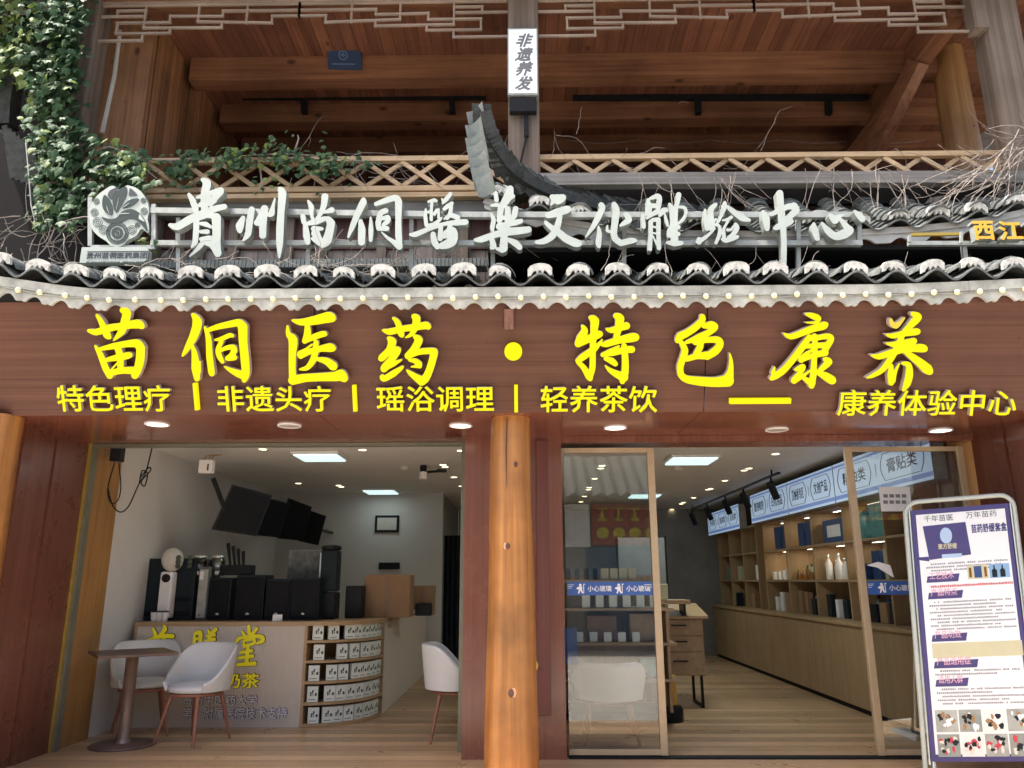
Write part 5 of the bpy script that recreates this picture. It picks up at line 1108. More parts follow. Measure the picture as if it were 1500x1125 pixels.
spots_r = [(1136, 665), (1090, 689), (1097, 686), (1062, 704), (1037, 717), (1041, 716), (1016, 729), (998, 738), (1001, 736), (984, 746), (970, 754), (976, 771)]
spots_g = [(882, 682), (880, 686), (871, 701), (863, 714), (862, 717), (856, 727), (851, 735)]
for lst, where in ((spots_l, 'left shop ceiling'), (spots_r, 'right shop ceiling seen through the doorway'), (spots_g, 'right shop ceiling behind the left glass leaf')):
    pts = sorted([PZ(a, b, 2.895) for a, b in lst], key=lambda q: q.y)
    for i, c in enumerate(pts):
        t = thing('recessed_spotlight', 'lit spotlight, ' + ordn[i] + ' in the ' + where, 'spotlight', c, 0, 'recessed ceiling spotlights')
        m = MB(); m.lathe([(0.045, 0.003), (0.045, -0.004), (0.06, -0.004), (0.06, 0.004)], c, 16, caps=False); m.build('rim', M['white'], t)
        m = MB(); m.lathe([(0.0001, -0.002), (0.0445, -0.002), (0.0445, 0.003)], c, 16); m.build('lens', M['spot'], t)
c = PZ(592, 686, 2.88); t = thing('smoke_detector', 'white round smoke detector on the left shop ceiling', 'detector', c); m = MB(); m.lathe([(0.02, -0.03), (0.05, -0.025), (0.06, 0.0), (0.06, 0.02)], c, 18); m.build('body', M['offwhite'], t)
c = PZ(993, 686, 2.88); t = thing('smoke_detector', 'white round smoke detector beside the nearest light of the right shop', 'detector', c); m = MB(); m.lathe([(0.02, -0.03), (0.05, -0.025), (0.06, 0.0), (0.06, 0.02)], c, 18); m.build('body', M['offwhite'], t)
c = PZ(620, 697, 2.76); t = thing('security_camera', 'white bullet camera hanging from the left shop ceiling', 'camera', c)
m = MB(); m.tube([c + Vector((0, 0, 0.04)), c + Vector((0, -0.02, -0.05))], 0.05, 14); m.build('body', M['white'], t); m = MB(); m.tube([c + Vector((0, 0, 0.04)), c + Vector((0, 0, 0.135))], 0.045, 12); m.bar(c + Vector((0.05, 0, 0.05)), c + Vector((0.24, 0, 0.06)), 0.03, 0.03); m.cbox(c.x + .18, c.x + .30, c.y - .04, c.y + .04, c.z + .045, c.z + .085, .006); m.build('bracket', M['black'], t)
# track with five spotlights in the right shop
TR = thing('lighting_track', 'black lighting track with five spotlights hanging in the right shop', 'track', (3.4, 13, 2.85))
m = MB(); m.box(3.38, 3.42, 10.2, 16.0, 2.80, 2.83); m.build('rail', M['black'], TR)
for y in (10.55, 11.9, 13.0, 14.3, 15.6):
    m = MB(); m.tube([(3.40, y, 2.80), (3.40, y, 2.72)], 0.015, 8); m.tube([(3.37, y - 0.03, 2.73), (3.47, y + 0.04, 2.52)], 0.05, 14); o = m.build('spotlight', M['black'], TR)
m = MB(); m.bar((3.40, 10.5, 2.831), (3.40, 10.5, 2.90), 0.02, 0.02); m.bar((3.40, 15.5, 2.831), (3.40, 15.5, 2.90), 0.02, 0.02); m.build('hanger', M['black'], TR)

# ================================================================== right shop: base cabinet, shelves, lit category band
XC = 3.76
CB = thing('wall_cabinet', 'long tan base cabinet with open lit display shelves along the right shop wall', 'cabinet', (4.05, 11, 0))
m = MB(); m.box(XC + 0.01, 4.35, 7.14, 15.9, 0.06, 0.93); m.build('base', M['cabinet'], CB)
m = MB(); m.box(XC + 0.04, 4.34, 7.14, 15.9, 0.0, 0.058); m.build('plinth', M['blackmatt'], CB)
m = MB(); m.cbox(XC - 0.02, 4.352, 7.13, 15.92, 0.932, 0.972, 0.004); m.build('worktop', M['countertop'], CB)
YSH = [7.35, 8.55, 9.62, 10.7, 11.78, 12.85, 13.25, 14.1, 15.0, 15.85]
for y in YSH: m = MB(); m.box(3.93, 4.35, y - 0.015, y + 0.015, 0.974, 2.36); m.build('upright', M['cabinet'], CB)
for z in (1.43, 1.89, 2.34):
    m = MB()
    for a, b in zip(YSH[:-1], YSH[1:]):
        if b - a < 0.5: continue
        m.box(3.935, 4.35, a + 0.0155, b - 0.0155, z - 0.014, z + 0.014)
    m.build('shelf', M['shelfwood'], CB)
m = MB(); m.box(4.351, 4.359, 7.14, 15.9, 0.974, 2.8); m.build('back_board', M['cabinet'], CB)
m = MB(); m.box(3.95, 4.35, 7.12, 7.335, 0.974, 2.88); m.build('end_panel', M['jamb'], CB)
for z in (1.87, 2.32):
    for a, b in zip(YSH[1:5], YSH[2:6]):
        l = bpy.data.lights.new('added_shelf_light', 'AREA'); l.energy = 0.7; l.shape = 'RECTANGLE'; l.size = 0.04; l.size_y = 0.7; l.color = (1, 0.85, 0.62)  # added light, put in to make the shelves look lit
        o = bpy.data.objects.new('added_shelf_light', l); COL.objects.link(o); o.location = (4.2, (a + b) / 2, z)
        m = MB(); m.box(4.18, 4.22, (a + b) / 2 - .35, (a + b) / 2 + .35, z + 0.001, z + 0.005); m.build('added_glow_strip', M['downlit'], CB)  # added glowing strip at the same spot as the shelf light
# category band: plane facing -X
def band(label, ya, yb, za, zb, items):
    t = thing('category_sign', label, 'sign', (3.8, (ya + yb) / 2, za))
    pl = Plane((3.80, 0, 0), (0, -1, 0), (0, 0, 1))
    m = MB(); m.box(3.802, 3.93, ya, yb, za, zb); m.build('case', M['steel'], t)
    m = MB(); m.rect(pl, -yb, za, -ya, zb, -0.001, 0.002); m.build('face', M['bandlit'], t)
    m = MB(); m.rect(pl, -yb, za + 0.03, -ya, za + 0.075, 0.003, 0.004); m.rect(pl, -yb, zb - 0.05, -ya, zb - 0.025, 0.003, 0.004); m.build('trim_stripe', M['bandtrim'], t)
    n = len(items); wd = (yb - ya) / n
    for i, s in enumerate(items):
        b = -yb + wd * i; c = 0.05 if wd > 0.6 else 0.02; u0, u1, v0, v1 = b + 0.10 * wd, b + 0.90 * wd, za + 0.10, zb - 0.075; m = MB()
        oc = [(u0 + c * 1.6, v0), (u1 - c * 1.6, v0), (u1 - c * .5, v0 + c * 1.4), (u1, (v0 + v1) / 2), (u1 - c * .5, v1 - c * 1.4), (u1 - c * 1.6, v1), (u0 + c * 1.6, v1), (u0 + c * .5, v1 - c * 1.4), (u0, (v0 + v1) / 2), (u0 + c * .5, v0 + c * 1.4)]
        for p, q in zip(oc, oc[1:] + oc[:1]): m.bar(pl.at(*p, 0.004), pl.at(*q, 0.004), 0.004, 0.009, (-1, 0, 0.01))
        if i: m.rect(pl, b - 0.004, za + 0.17, b + 0.004, zb - 0.15, 0.003, 0.006)
        m.build('cartouche', M['ink'], t)
        L = u1 - u0; text('lettering', s, pl, u0 + L * 0.16, v0 + 0.07, u1 - L * 0.16, v1 - 0.06, [M['ink']], t, 0.002, 0.003, bold=0.008)
    return t
ZB0, ZB1 = 2.345, 2.80
band('nearest lit blue category sign with two framed titles above the right shelves', 7.14, 9.42, ZB0, ZB1, ['精油类', '膏贴类'])
band('second lit blue category sign with two framed titles above the right shelves', 9.45, 11.12, ZB0, ZB1, ['艾纳香专区', '文创产品'])
band('third lit blue category sign with two framed titles above the right shelves', 11.15, 12.95, ZB0, ZB1, ['散剂喷剂', '日化用品'])
band('farthest lit blue category sign with three framed titles deep in the right shop', 13.7, 16.0, ZB0 - 0.03, ZB1 - 0.06, ['外用类', '泡浴类', '足浴类'])
# goods on the shelves
def carton(name, label, cat, x, y, z, sx, sy, sz, mat, group=None, extra=None, rz=0.0):
    t = thing(name, label, cat, (x, y, z), rz, group)
    m = MB(); m.cbox(-sx / 2, sx / 2, -sy / 2, sy / 2, 0.001, sz, 0.004); m.build('carton', mat, t, local=True)
    if extra:
        m = MB(); m.box(-sx / 2 - 0.002, -sx / 2 - 0.0005, -sy * .3, sy * .3, sz * .25, sz * .75); m.build('label', extra, t, local=True)
    return t
def bottle(label, x, y, z, r, h, mat, capm, group=None):
    t = thing('bottle', label, 'bottle', (x, y, z), 0, group)
    m = MB(); m.lathe([(r * .9, 0.001), (r, 0.01), (r, h * .62), (r * .45, h * .76), (r * .4, h * .84)], (0, 0, 0), 14); m.build('body', mat, t, local=True)
    m = MB(); m.lathe([(r * .46, h * .841), (r * .46, h * .99), (r * .4, h)], (0, 0, 0), 12); m.build('cap', capm, t, local=True)
    return t
bays = ['nearest', 'second', 'third', 'fourth', 'fifth']
rr = random.Random(77)
XSF = 4.05
carton('gift_box', 'dark blue gift box with white flower print on the top shelf of the third bay', 'box', 4.1, 10.15, 1.905, 0.16, 0.72, 0.30, M['bluebox'], None, M['white'])
t = thing('tea_tin', 'teal and white tin with round lid on the top shelf of the second display bay', 'tin', (4.08, 9.15, 1.905)); m = MB(); m.lathe([(0.13, 0.001), (0.135, .01), (0.135, .26), (0.10, .31), (0.05, .33), (0.045, .37)], (0, 0, 0), 20); m.build('body', M['tealtin'], t, local=True)
carton('tin_box', 'tall pale teal fluted carton on the top shelf of the second display bay', 'box', 4.1, 8.82, 1.905, 0.22, 0.36, 0.38, M['tealtin'])
for i, (y, s) in enumerate(((11.0, .2), (11.3, .2))): carton('blue_carton', 'upright dark blue carton, %s on the top shelf of the fourth display bay' % ('right' if i == 0 else 'left'), 'box', 4.1, y, 1.905, 0.2, 0.22, 0.33, M['bluebox'])
for i, y in enumerate((12.0, 12.35)): carton('blue_carton', 'upright dark blue carton, %s on the top shelf of the fifth display bay' % ('right' if i == 0 else 'left'), 'box', 4.1, y, 1.905, 0.2, 0.28, 0.34, M['bluebox'])
carton('low_box', 'small dark blue box on the middle shelf of the second display bay', 'box', 4.08, 9.35, 1.445, 0.2, 0.24, 0.18, M['bluebox']); carton('tall_box', 'taller dark blue box on the middle shelf of the second display bay', 'box', 4.12, 9.08, 1.445, 0.16, 0.2, 0.32, M['bluebox']); carton('cream_box', 'cream box on the middle shelf of the second display bay', 'box', 4.1, 8.8, 1.445, 0.12, 0.16, 0.34, M['cream'])
for bay in range(2, 6):
    ya, yb = YSH[bay], YSH[bay + 1]
    if yb - ya < .5: continue
    n = 6 if bay == 2 else 5
    for i in range(n):
        y = ya + 0.12 + (yb - ya - 0.24) * i / (n - 1); w_ = rr.random()
        lab = 'of the %s bay, %s from right' % (bays[bay], ['first', 'second', 'third', 'fourth', 'fifth', 'sixth'][i])
        if bay == 3: bottle('small amber bottle on the middle shelf ' + lab, XSF, y, 1.445, 0.035, rr.uniform(.12, .18), M['amber'], M['gold'], 'bottles on the display shelves')
        elif bay == 2: bottle('white bottle on the middle shelf ' + lab, XSF + rr.uniform(-.04, .1), y, 1.445, 0.045, rr.uniform(.18, .36), M['white'], M['chrome'], 'bottles on the display shelves')
        else: carton('small_carton', 'small white carton on the middle shelf ' + lab, 'box', XSF, y, 1.445, 0.07, 0.09, rr.uniform(.12, .17), M['white'], 'cartons on the display shelves')
    for i in range(4):
        y = ya + 0.15 + (yb - ya - 0.3) * i / 3; k = rr.random()
        carton('lower_carton', '%s carton on the lowest shelf of the %s bay, %s from right' % ('white' if k < .5 else 'dark', bays[bay], ['first', 'second', 'third', 'fourth'][i]), 'box', 4.06, y, 0.974, 0.08, rr.uniform(.08, .2), rr.uniform(.2, .32), M['white'] if k < .5 else (M['navy'] if k < .8 else M['card']), 'cartons on the lowest display shelf')
for i, (y, mt, h) in enumerate(((8.7, 'navy', .24), (8.95, 'card', .22), (9.2, 'black', .2), (9.42, 'white', .15))): carton('lower_carton', '%s box on the lowest shelf of the second display bay' % ('dark teal', 'brown', 'black', 'white')[i], 'box', 4.06, y, 0.974, 0.12, 0.18, h, M[mt], 'cartons on the lowest display shelf')
for i, (y, z, h) in enumerate(((7.75, 1.445, .30), (8.1, 1.445, .26), (7.8, .974, .24), (8.15, .974, .28), (7.9, 1.905, .30))): carton('wrapped_bundle', ['grey brown bundle on the middle shelf at the right edge', 'dull green bundle on the middle shelf of the nearest bay', 'dark bundle on the lowest shelf at the right edge', 'grey bundle on the lowest shelf of the nearest bay', 'brown bundle on the top shelf of the nearest bay'][i], 'box', 4.1, y, z, 0.24, 0.26, h, [M['plankgrey'], M['teagreen'], M['navy'], M['tilelight'], M['card']][i])

nth = ['first', 'second', 'third', 'fourth', 'fifth', 'sixth', 'seventh']
gp = 'small goods filling the display shelves'
for bay in (1, 2, 3, 4):
    ya, yb = YSH[bay], YSH[bay + 1]
    for sh, z in (('middle', 1.445), ('lowest', 0.974)):
        for i in range(7):
            y = ya + 0.1 + (yb - ya - 0.2) * i / 6 + rr.uniform(-.02, .02); q_ = rr.random(); lab = 'back row of the %s shelf, %s bay, %s from right' % (sh, bays[bay], nth[i])
            if q_ < .45: bottle('slim bottle in the ' + lab, 4.2 + rr.uniform(-.02, .03), y, z, rr.uniform(.025, .04), rr.uniform(.14, .3), M[rr.choice(['white', 'amber', 'tealtin', 'teagreen'])], M[rr.choice(['chrome', 'gold', 'black'])], gp)
            elif q_ < .9: carton('small_carton', 'small box in the ' + lab, 'box', 4.22, y, z, .06, rr.uniform(.06, .12), rr.uniform(.12, .32), M[rr.choice(['white', 'cream', 'card', 'bluebox', 'teagreen', 'redink'])], gp)
for i, y in enumerate((9.75, 10.55, 8.68)): carton('blue_carton', 'dark blue carton on the top shelf, ' + ('third bay, right side', 'third bay, left side', 'second bay, right end')[i], 'box', 4.15, y, 1.905, .16, .16, (.26, .3, .2)[i], M['bluebox'])
for i in range(6): carton('parcel', '%s parcel on the shelves deep in the right shop, %s from the front' % (('white', 'brown', 'teal', 'cream', 'dark', 'green')[i], nth[i]), 'box', 4.05, 13.5 + .38 * i, (1.445, .974, 1.905, 1.445, .974, 1.445)[i], .12, .2, .24, M[('white', 'card', 'tealtin', 'cream', 'navy', 'teagreen')[i]])
# ================================================================== island display behind the left glass leaf
IS = thing('display_gondola', 'tan island display with stepped shelves seen through the left glass door leaf', 'display', (1.0, 8.9, 0))
m = MB(); m.box(0.42, 0.45, 8.55, 9.25, 0.12, 1.52); m.box(1.52, 1.55, 8.55, 9.25, 0.12, 1.2); m.box(0.451, 1.519, 9.1, 9.14, 0.14, 1.5); m.build('panel', M['cabinet'], IS)
for z, x1, yb in ((0.42, 1.60, 8.5), (0.78, 1.62, 8.52), (1.13, 1.6, 8.5), (1.42, 1.30, 8.6)):
    m = MB(); m.cbox(0.40, x1, yb, 9.09, z, z + 0.03, 0.004); m.build('shelf', M['shelfwood'], IS)
m = MB(); m.box(0.42, 1.55, 8.56, 9.25, 0.05, 0.118); m.build('plinth', M['blackmatt'], IS)
c5 = ['leftmost', 'second from left', 'third from left', 'fourth from left', 'fifth from left', 'sixth from left', 'seventh from left', 'eighth from left']
for i in range(8): carton('slim_carton', 'slim %s carton on the top island shelf, %s' % ('dark' if i < 4 else 'beige', c5[i]), 'box', 0.50 + i * 0.10, 8.72, 1.452, 0.05 if i < 4 else 0.085, 0.06, 0.12, M['navy'] if i < 4 else M['cream'], 'goods on the island display')
for i in range(6): carton('printed_carton', 'small white carton on the second island shelf, %s' % c5[i], 'box', 0.68 + i * 0.145, 8.6, 1.162, 0.085, 0.06, 0.13, M['teabox'], 'goods on the island display')
for i in range(5): carton('printed_carton', 'small white carton on the third island shelf, %s' % c5[i], 'box', 0.60 + i * 0.15, 8.6, 0.812, 0.08, 0.06, 0.10, M['teabox'], 'goods on the island display')
carton('basket_box', 'brown woven box on the third shelf of the island display', 'box', 0.86, 8.85, 0.812, 0.32, 0.2, 0.26, M['card']); carton('stacked_cartons', 'tan block of cartons at the right of the third island shelf', 'box', 1.33, 8.85, 0.812, 0.34, 0.2, 0.28, M['shelfwood'])
carton('green_carton', 'green carton on the lowest shelf of the island display', 'box', 1.36, 8.8, 0.452, 0.24, 0.2, 0.18, M['tealtin']); carton('blue_carton', 'pale blue poster box standing at the left of the island display', 'box', 0.50, 8.45, 0.60, 0.13, 0.04, 0.36, M['decal'], None)
carton('cream_box', 'row of beige cartons on the shelf end beside the open doorway', 'box', 1.58, 9.6, 1.22, 0.3, 0.2, 0.18, M['cream'])
ws = thing('wall_shelf', 'short tan ledge beside the open doorway holding beige cartons', 'shelf', (1.62, 9.6, 1.17)); m = MB(); m.cbox(1.30, 1.98, 9.45, 9.8, 1.17, 1.218, 0.004); m.build('board', M['shelfwood'], ws); m = MB(); m.box(1.34, 1.37, 9.5, 9.75, 1.035, 1.169); m.box(1.9, 1.93, 9.5, 9.75, 1.035, 1.169); m.build('bracket', M['black'], ws)
DC = thing('drawer_cabinet', 'tan drawer cabinet on black metal legs inside the right shop', 'cabinet', (1.85, 9.9, 0))
m = MB(); m.cbox(1.56, 2.14, 9.6, 10.2, 0.36, 1.0, 0.004); m.build('carcass', M['cabinet'], DC)
for z0, z1 in ((0.37, 0.62), (0.63, 0.80), (0.81, 0.985)):
    m = MB(); m.cbox(1.575, 2.125, 9.582, 9.599, z0, z1, 0.003); d = m.build('drawer', M['shelfwood'], DC)
    m = MB(); m.box(1.76, 1.94, 9.562, 9.581, (z0 + z1) / 2 + .02, (z0 + z1) / 2 + .035); m.build('handle', M['black'], d)
m = MB()
for x in (1.60, 2.10):
    for y in (9.66, 10.14): m.box(x - .015, x + .015, y - .015, y + .015, 0, 0.359)
    m.box(x - .015, x + .015, 9.676, 10.124, 0.0, 0.03)
m.build('leg_frame', M['black'], DC)
m = MB(); m.hexa([(1.5, 9.5, 1.001), (2.2, 9.55, 1.001), (2.2, 10.2, 1.04), (1.5, 10.2, 1.04), (1.5, 9.5, 1.031), (2.2, 9.55, 1.031), (2.2, 10.2, 1.16), (1.5, 10.2, 1.16)]); m.build('sloping_top', M['countertop'], DC)
t = thing('waste_bin', 'yellow carton standing on a black round base beside the left door leaf', 'carton', (1.55, 8.8, 0)); m = MB(); m.cbox(1.46, 1.63, 8.74, 8.86, 0.16, 0.46, 0.008); m.build('carton', M['yellowbox'], t); m = MB(); m.lathe([(0.14, 0.0), (0.15, 0.02), (0.15, 0.12), (0.13, 0.155)], (1.55, 8.8, 0), 20); m.build('base', M['black'], t)
# back of the right shop
t = thing('room_divider', 'dark panelled divider at the back of the right shop', 'divider', (1.9, 14.5, 0)); m = MB(); m.box(1.75, 2.6, 14.4, 14.46, 0, 2.2); m.build('panel', M['backwall'], t); m = MB(); m.box(1.72, 1.749, 14.38, 14.48, 0, 2.22); m.box(2.601, 2.63, 14.38, 14.48, 0, 2.22); m.build('post', M['black'], t)

# ================================================================== left shop: counter
YC = 8.44; HX = -2.29; RXc = -1.58; RYc = 9.2; ZK = 1.03
KT = thing('service_counter', 'pale fluted service counter with tan top and curved shelved corner', 'counter', (-2.9, 8.6, 0))
pl = front(YC)
xk0 = -4.06
def flutes(m, x0, x1, y):
    n = int((x1 - x0) / 0.016); vs = [[], []]
    for i in range(n * 2 + 1):
        x = x0 + (x1 - x0) * i / (n * 2); d = 0.0035 * (i % 2); vs[0].append(Vector((x, y + d, 0.0))); vs[1].append(Vector((x, y + d, ZK - 0.04)))
    m.grid([vs[1], vs[0]], False)
m = MB(); flutes(m, xk0, HX, YC); m.build('front_panel', M['counterface'], KT)
m = MB(); m.box(xk0 - 0.03, xk0 - 0.001, YC - 0.005, YC + 0.7, 0, ZK - 0.041); m.build('edge_trim', M['countertop'], KT); m = MB(); m.box(HX + 0.0, HX + 0.03, YC - 0.002, YC + 0.5, 0, ZK - 0.041); m.build('edge_trim', M['countertop'], KT)
def arc(r_, n=14):
    return [(HX + 0.03 + (RXc - HX - 0.03 + r_) * math.sin(a * math.pi / 2 / n), RYc - (RYc - YC + r_) * math.cos(a * math.pi / 2 / n)) for a in range(n + 1)]
top = Plane((0, 0, ZK - 0.04), (1, 0, 0), (0, 1, 0))
outer_ = arc(0.0); m = MB(); m.prism([(xk0 - 0.03, YC - 0.012)] + [(HX, YC - 0.012)] + arc(0.012)[1:] + [(RXc + 0.012, 13.1), (RXc - 0.55, 13.1), (RXc - 0.55, 9.3), (xk0 - 0.03, 9.1)], top, 0.0, 0.04); m.build('worktop', M['countertop'], KT)
m = MB(); n = 110
rows = [[], []]
for i in range(n * 2 + 1):
    y = RYc + (13.1 - RYc) * i / (n * 2); d = 0.0035 * (i % 2); rows[0].append(Vector((RXc - d, y, ZK - 0.041))); rows[1].append(Vector((RXc - d, y, 0)))
m.grid(rows, False); m.build('side_panel', M['counterface'], KT)
zsh = [0.0, 0.205, 0.41, 0.615, 0.815]
for z in zsh:
    m = MB(); sp = Plane((0, 0, z), (1, 0, 0), (0, 1, 0)); m.prism(arc(0.0) + [(RXc - 0.40, RYc), (HX + 0.03, YC + 0.36)], sp, 0.002, 0.028); m.build('shelf', M['countertop'], KT)
m = MB(); m.prism([(HX + 0.031, YC + 0.32), (RXc - 0.36, RYc - 0.001), (RXc - 0.42, RYc - 0.001), (HX + 0.031, YC + 0.38)], Plane((0, 0, 0.03), (1, 0, 0), (0, 1, 0)), 0, ZK - 0.075); m.build('shelf_back', M['cabinet'], KT)
m = MB(); m.box(RXc - 0.38, RXc - 0.004, RYc, RYc + 0.03, 0.0, ZK - 0.042); m.build('shelf_end', M['countertop'], KT)
# lettering on the counter front
CT = front(YC - 0.001)
CY = [M['yellow2'] if 'yellow2' in M else glow('yellow_face_added_glow', (1.0, 0.85, 0.01), 0.05, (0.75, 0.64, 0.02)), M['black']]  # slight emission added to brighten the counter letters
G_C = [[[(190,120,14),(215,180,20)],[(310,90,12),(320,125,22),(265,190,14)],[(95,255,6),(160,240,20),(280,200,22),(400,200,24)],[(200,215,16),(190,280,18)],[(250,210,10),(245,290,14)],[(320,210,18),(300,260,18),(360,300,24),(380,350,12),(365,425,4)]],
       [[(640,185,10),(640,280,20),(610,380,14)],[(650,175,18),(705,160,22),(705,260,20),(690,370,16)],[(655,230,14),(690,225,12)],[(650,290,14),(690,285,14)],[(790,130,8),(810,165,16)],[(880,125,18),(830,170,20),(800,190,16)],[(780,200,14),(860,185,18)],[(770,255,16),(860,235,20)],[(810,200,18),(800,270,20),(760,340,18)],[(810,270,14),(850,340,20)]],
       [[(1240,95,16),(1240,170,20)],[(1165,150,12),(1190,190,18)],[(1325,120,18),(1275,180,16)],[(1130,225,18),(1100,270,14),(1080,350,6)],[(1130,225,14),(1240,205,18),(1370,205,22),(1390,250,22),(1330,280,12)],[(1190,250,14),(1290,235,16),(1290,280,16),(1190,310,16)],[(1180,265,14),(1185,320,14)],[(1150,380,16),(1270,360,18)],[(1230,310,18),(1215,480,20)],[(1130,440,16),(1280,420,18)],[(1120,515,18),(1300,500,24)]]]
for st in G_C: brush_letter('character_outline', st, 200, 905, 7.5, CT, [M['black']], KT, 0.004, 0.0005, fat=0.75); brush_letter('character', st, 200, 905, 7.5, CT, CY, KT, 0.012, 0.002, fat=0.2)
ptext('lettering', '苗药奶茶', CT, 276, 986, 380, 1008, CY, KT, 0.010, 0.002, bold=0.025)
PU = [M['white'], plain('violet_letter_side', (0.10, 0.08, 0.22), 0.5)]
ptext('lettering_outline', '贵州中医药大学', CT, 267.4, 1017.5, 377.6, 1033.5, [PU[1]], KT, 0.003, 0.0005, bold=0.055); ptext('lettering_outline', '第一附属医院技术支持', CT, 267.4, 1035.5, 421.6, 1053.5, [PU[1]], KT, 0.003, 0.0005, bold=0.055); ptext('lettering_outline', '苗药奶茶', CT, 275.2, 985.4, 380.8, 1008.6, [M['black']], KT, 0.003, 0.0005, bold=0.055)
ptext('lettering', '贵州中医药大学', CT, 268, 1018, 377, 1033, PU, KT, 0.010, 0.002, bold=0.015); ptext('lettering', '第一附属医院技术支持', CT, 268, 1036, 421, 1053, PU, KT, 0.010, 0.002, bold=0.015)
# tea cartons in the curved corner
proto = None; rowname = ['bottom', 'second lowest', 'middle', 'second highest', 'top']; cntr = 0
gaps = {4: [0.10, 0.26, 0.44, 0.52, 0.62, 0.70, 0.78, 0.86, 0.94], 3: [0.12, 0.36, 0.50, 0.64, 0.76, 0.82, 0.90], 2: [0.08, 0.26, 0.38, 0.53, 0.62, 0.71, 0.80, 0.92], 1: [0.08, 0.25, 0.36, 0.47, 0.58, 0.70, 0.82, 0.90], 0: [0.10, 0.24, 0.34, 0.46, 0.58, 0.70, 0.78, 0.90]}
on = ['leftmost', 'second from left', 'third from left', 'fourth from left', 'fifth from left', 'sixth from left', 'seventh from left', 'eighth from left', 'ninth from left']
for row in range(5):
    for i, f in enumerate(gaps[row]):
        a = f * math.pi / 2; x = HX + 0.03 + (RXc - HX - 0.03 - 0.06) * math.sin(a); y = RYc - (RYc - YC - 0.06) * math.cos(a); rz = math.atan2((RXc - HX) * math.cos(a) * 0 + math.sin(a) * 1.0, math.cos(a)) * 0.9
        lab = 'white tea carton, %s on the %s shelf of the curved counter' % (on[i], rowname[row])
        if proto is None:
            t = thing('tea_carton', lab, 'box', (0, 0, 0), 0, 'tea cartons on the curved counter shelves'); W, D, H = 0.112, 0.05, 0.155
            m = MB(); m.cbox(-W / 2, W / 2, -D / 2, D / 2, 0.001, H, 0.003); m.build('carton', M['teabox'], t, local=True)
            fp = Plane((0, -D / 2 - 0.0006, 0), (1, 0, 0), (0, 0, 1)); m = MB(); q = random.Random(4)
            for k in range(9):
                cx_, cy_ = q.uniform(-.022, .006), q.uniform(.065, .112); rr_ = q.uniform(.005, .010); m.prism([(cx_ + rr_ * math.cos(b) * q.uniform(.7, 1.2), cy_ + rr_ * math.sin(b) * q.uniform(.8, 1.5)) for b in np.arange(0, 6.2, .8)], fp, 0.0003 * k, 0.0003 * k + 0.0002)
            m.prism([(.034 + .012 * math.cos(b), .075 + .017 * math.sin(b)) for b in np.arange(0, 6.2, .6)], fp, 0, 0.0003); m.rect(fp, -.04, .022, .03, .028, 0, 0.0003); m.build('print', M['teadark'], t, local=True)
            m = MB(); m.box(W / 2 + 0.0003, W / 2 + 0.001, -D / 2 + .004, D / 2 - .004, 0.006, H - .006); m.build('side_print', M['teagreen'], t, local=True); proto = t
        else: t = copy_tree(proto); t['label'] = lab
        t.location = (x, y, zsh[row] + 0.028); t.rotation_euler = (0, 0, rz + rnd.uniform(-.12, .12))
# equipment on the counter
def appliance(name, label, cat, px0, px1, py0, y, depth, mat, z0=ZK, details=None, bev=0.012):
    a = P(px0, 890, y); b = P(px1, 890, y); zt_ = P((px0 + px1) / 2, py0, y).z
    t = thing(name, label, cat, ((a.x + b.x) / 2, y, z0)); m = MB(); m.cbox(a.x, b.x, y, y + depth, z0 + 0.001, zt_, bev); m.build('body', mat, t)
    return t, a.x, b.x, zt_
t, xa, xb, zt_ = appliance('coffee_machine', 'wide black machine standing at the left end of the counter', 'machine', 210, 282, 818, 8.75, 0.4, M['navy'])
m = MB(); m.box(xa + .02, xb - .02, 8.735, 8.749, ZK + .05, ZK + .10); m.box(xa + .28, xb - .04, 8.735, 8.749, ZK + .2, ZK + .24); m.build('control_panel', M['screen'], t)
m = MB(); m.box((xa + xb) / 2 - .04, (xa + xb) / 2 + .03, 8.73, 8.734, ZK + .27, ZK + .29); m.build('name_tag', M['white'], t)
c = P(252, 828, 8.7); t = thing('rice_dispenser', 'off white rounded dispenser head with dark knobs on top of the left machine', 'dispenser', (c.x, 8.68, ZK)); m = MB(); m.ball((c.x, 8.7, c.z + .06), 0.125, 16, (0.95, .8, 1.05)); m.build('drum', M['offwhite'], t); m = MB(); m.cbox(c.x - .085, c.x + .055, 8.62, 8.75, ZK + .03, c.z - .07, .02); m.build('body', M['white'], t)
m = MB(); m.lathe([(0.0001, 0), (0.045, 0), (0.045, .015), (.0001, .015)], (0, 0, 0), 16); m.v = [Vector((c.x - .012 + v.x, 8.618 - v.z, c.z - .14 + v.y)) for v in m.v]; m.build('dial', M['black'], t)
m = MB()
for k in range(3):
    m.ball((c.x + .10, 8.62, c.z - .01 + .045 * k), 0.03, 8); m.ball((c.x + .22, 8.64, c.z - .01 + .045 * k), 0.028, 8)
m.build('knob', M['teadark'], t)
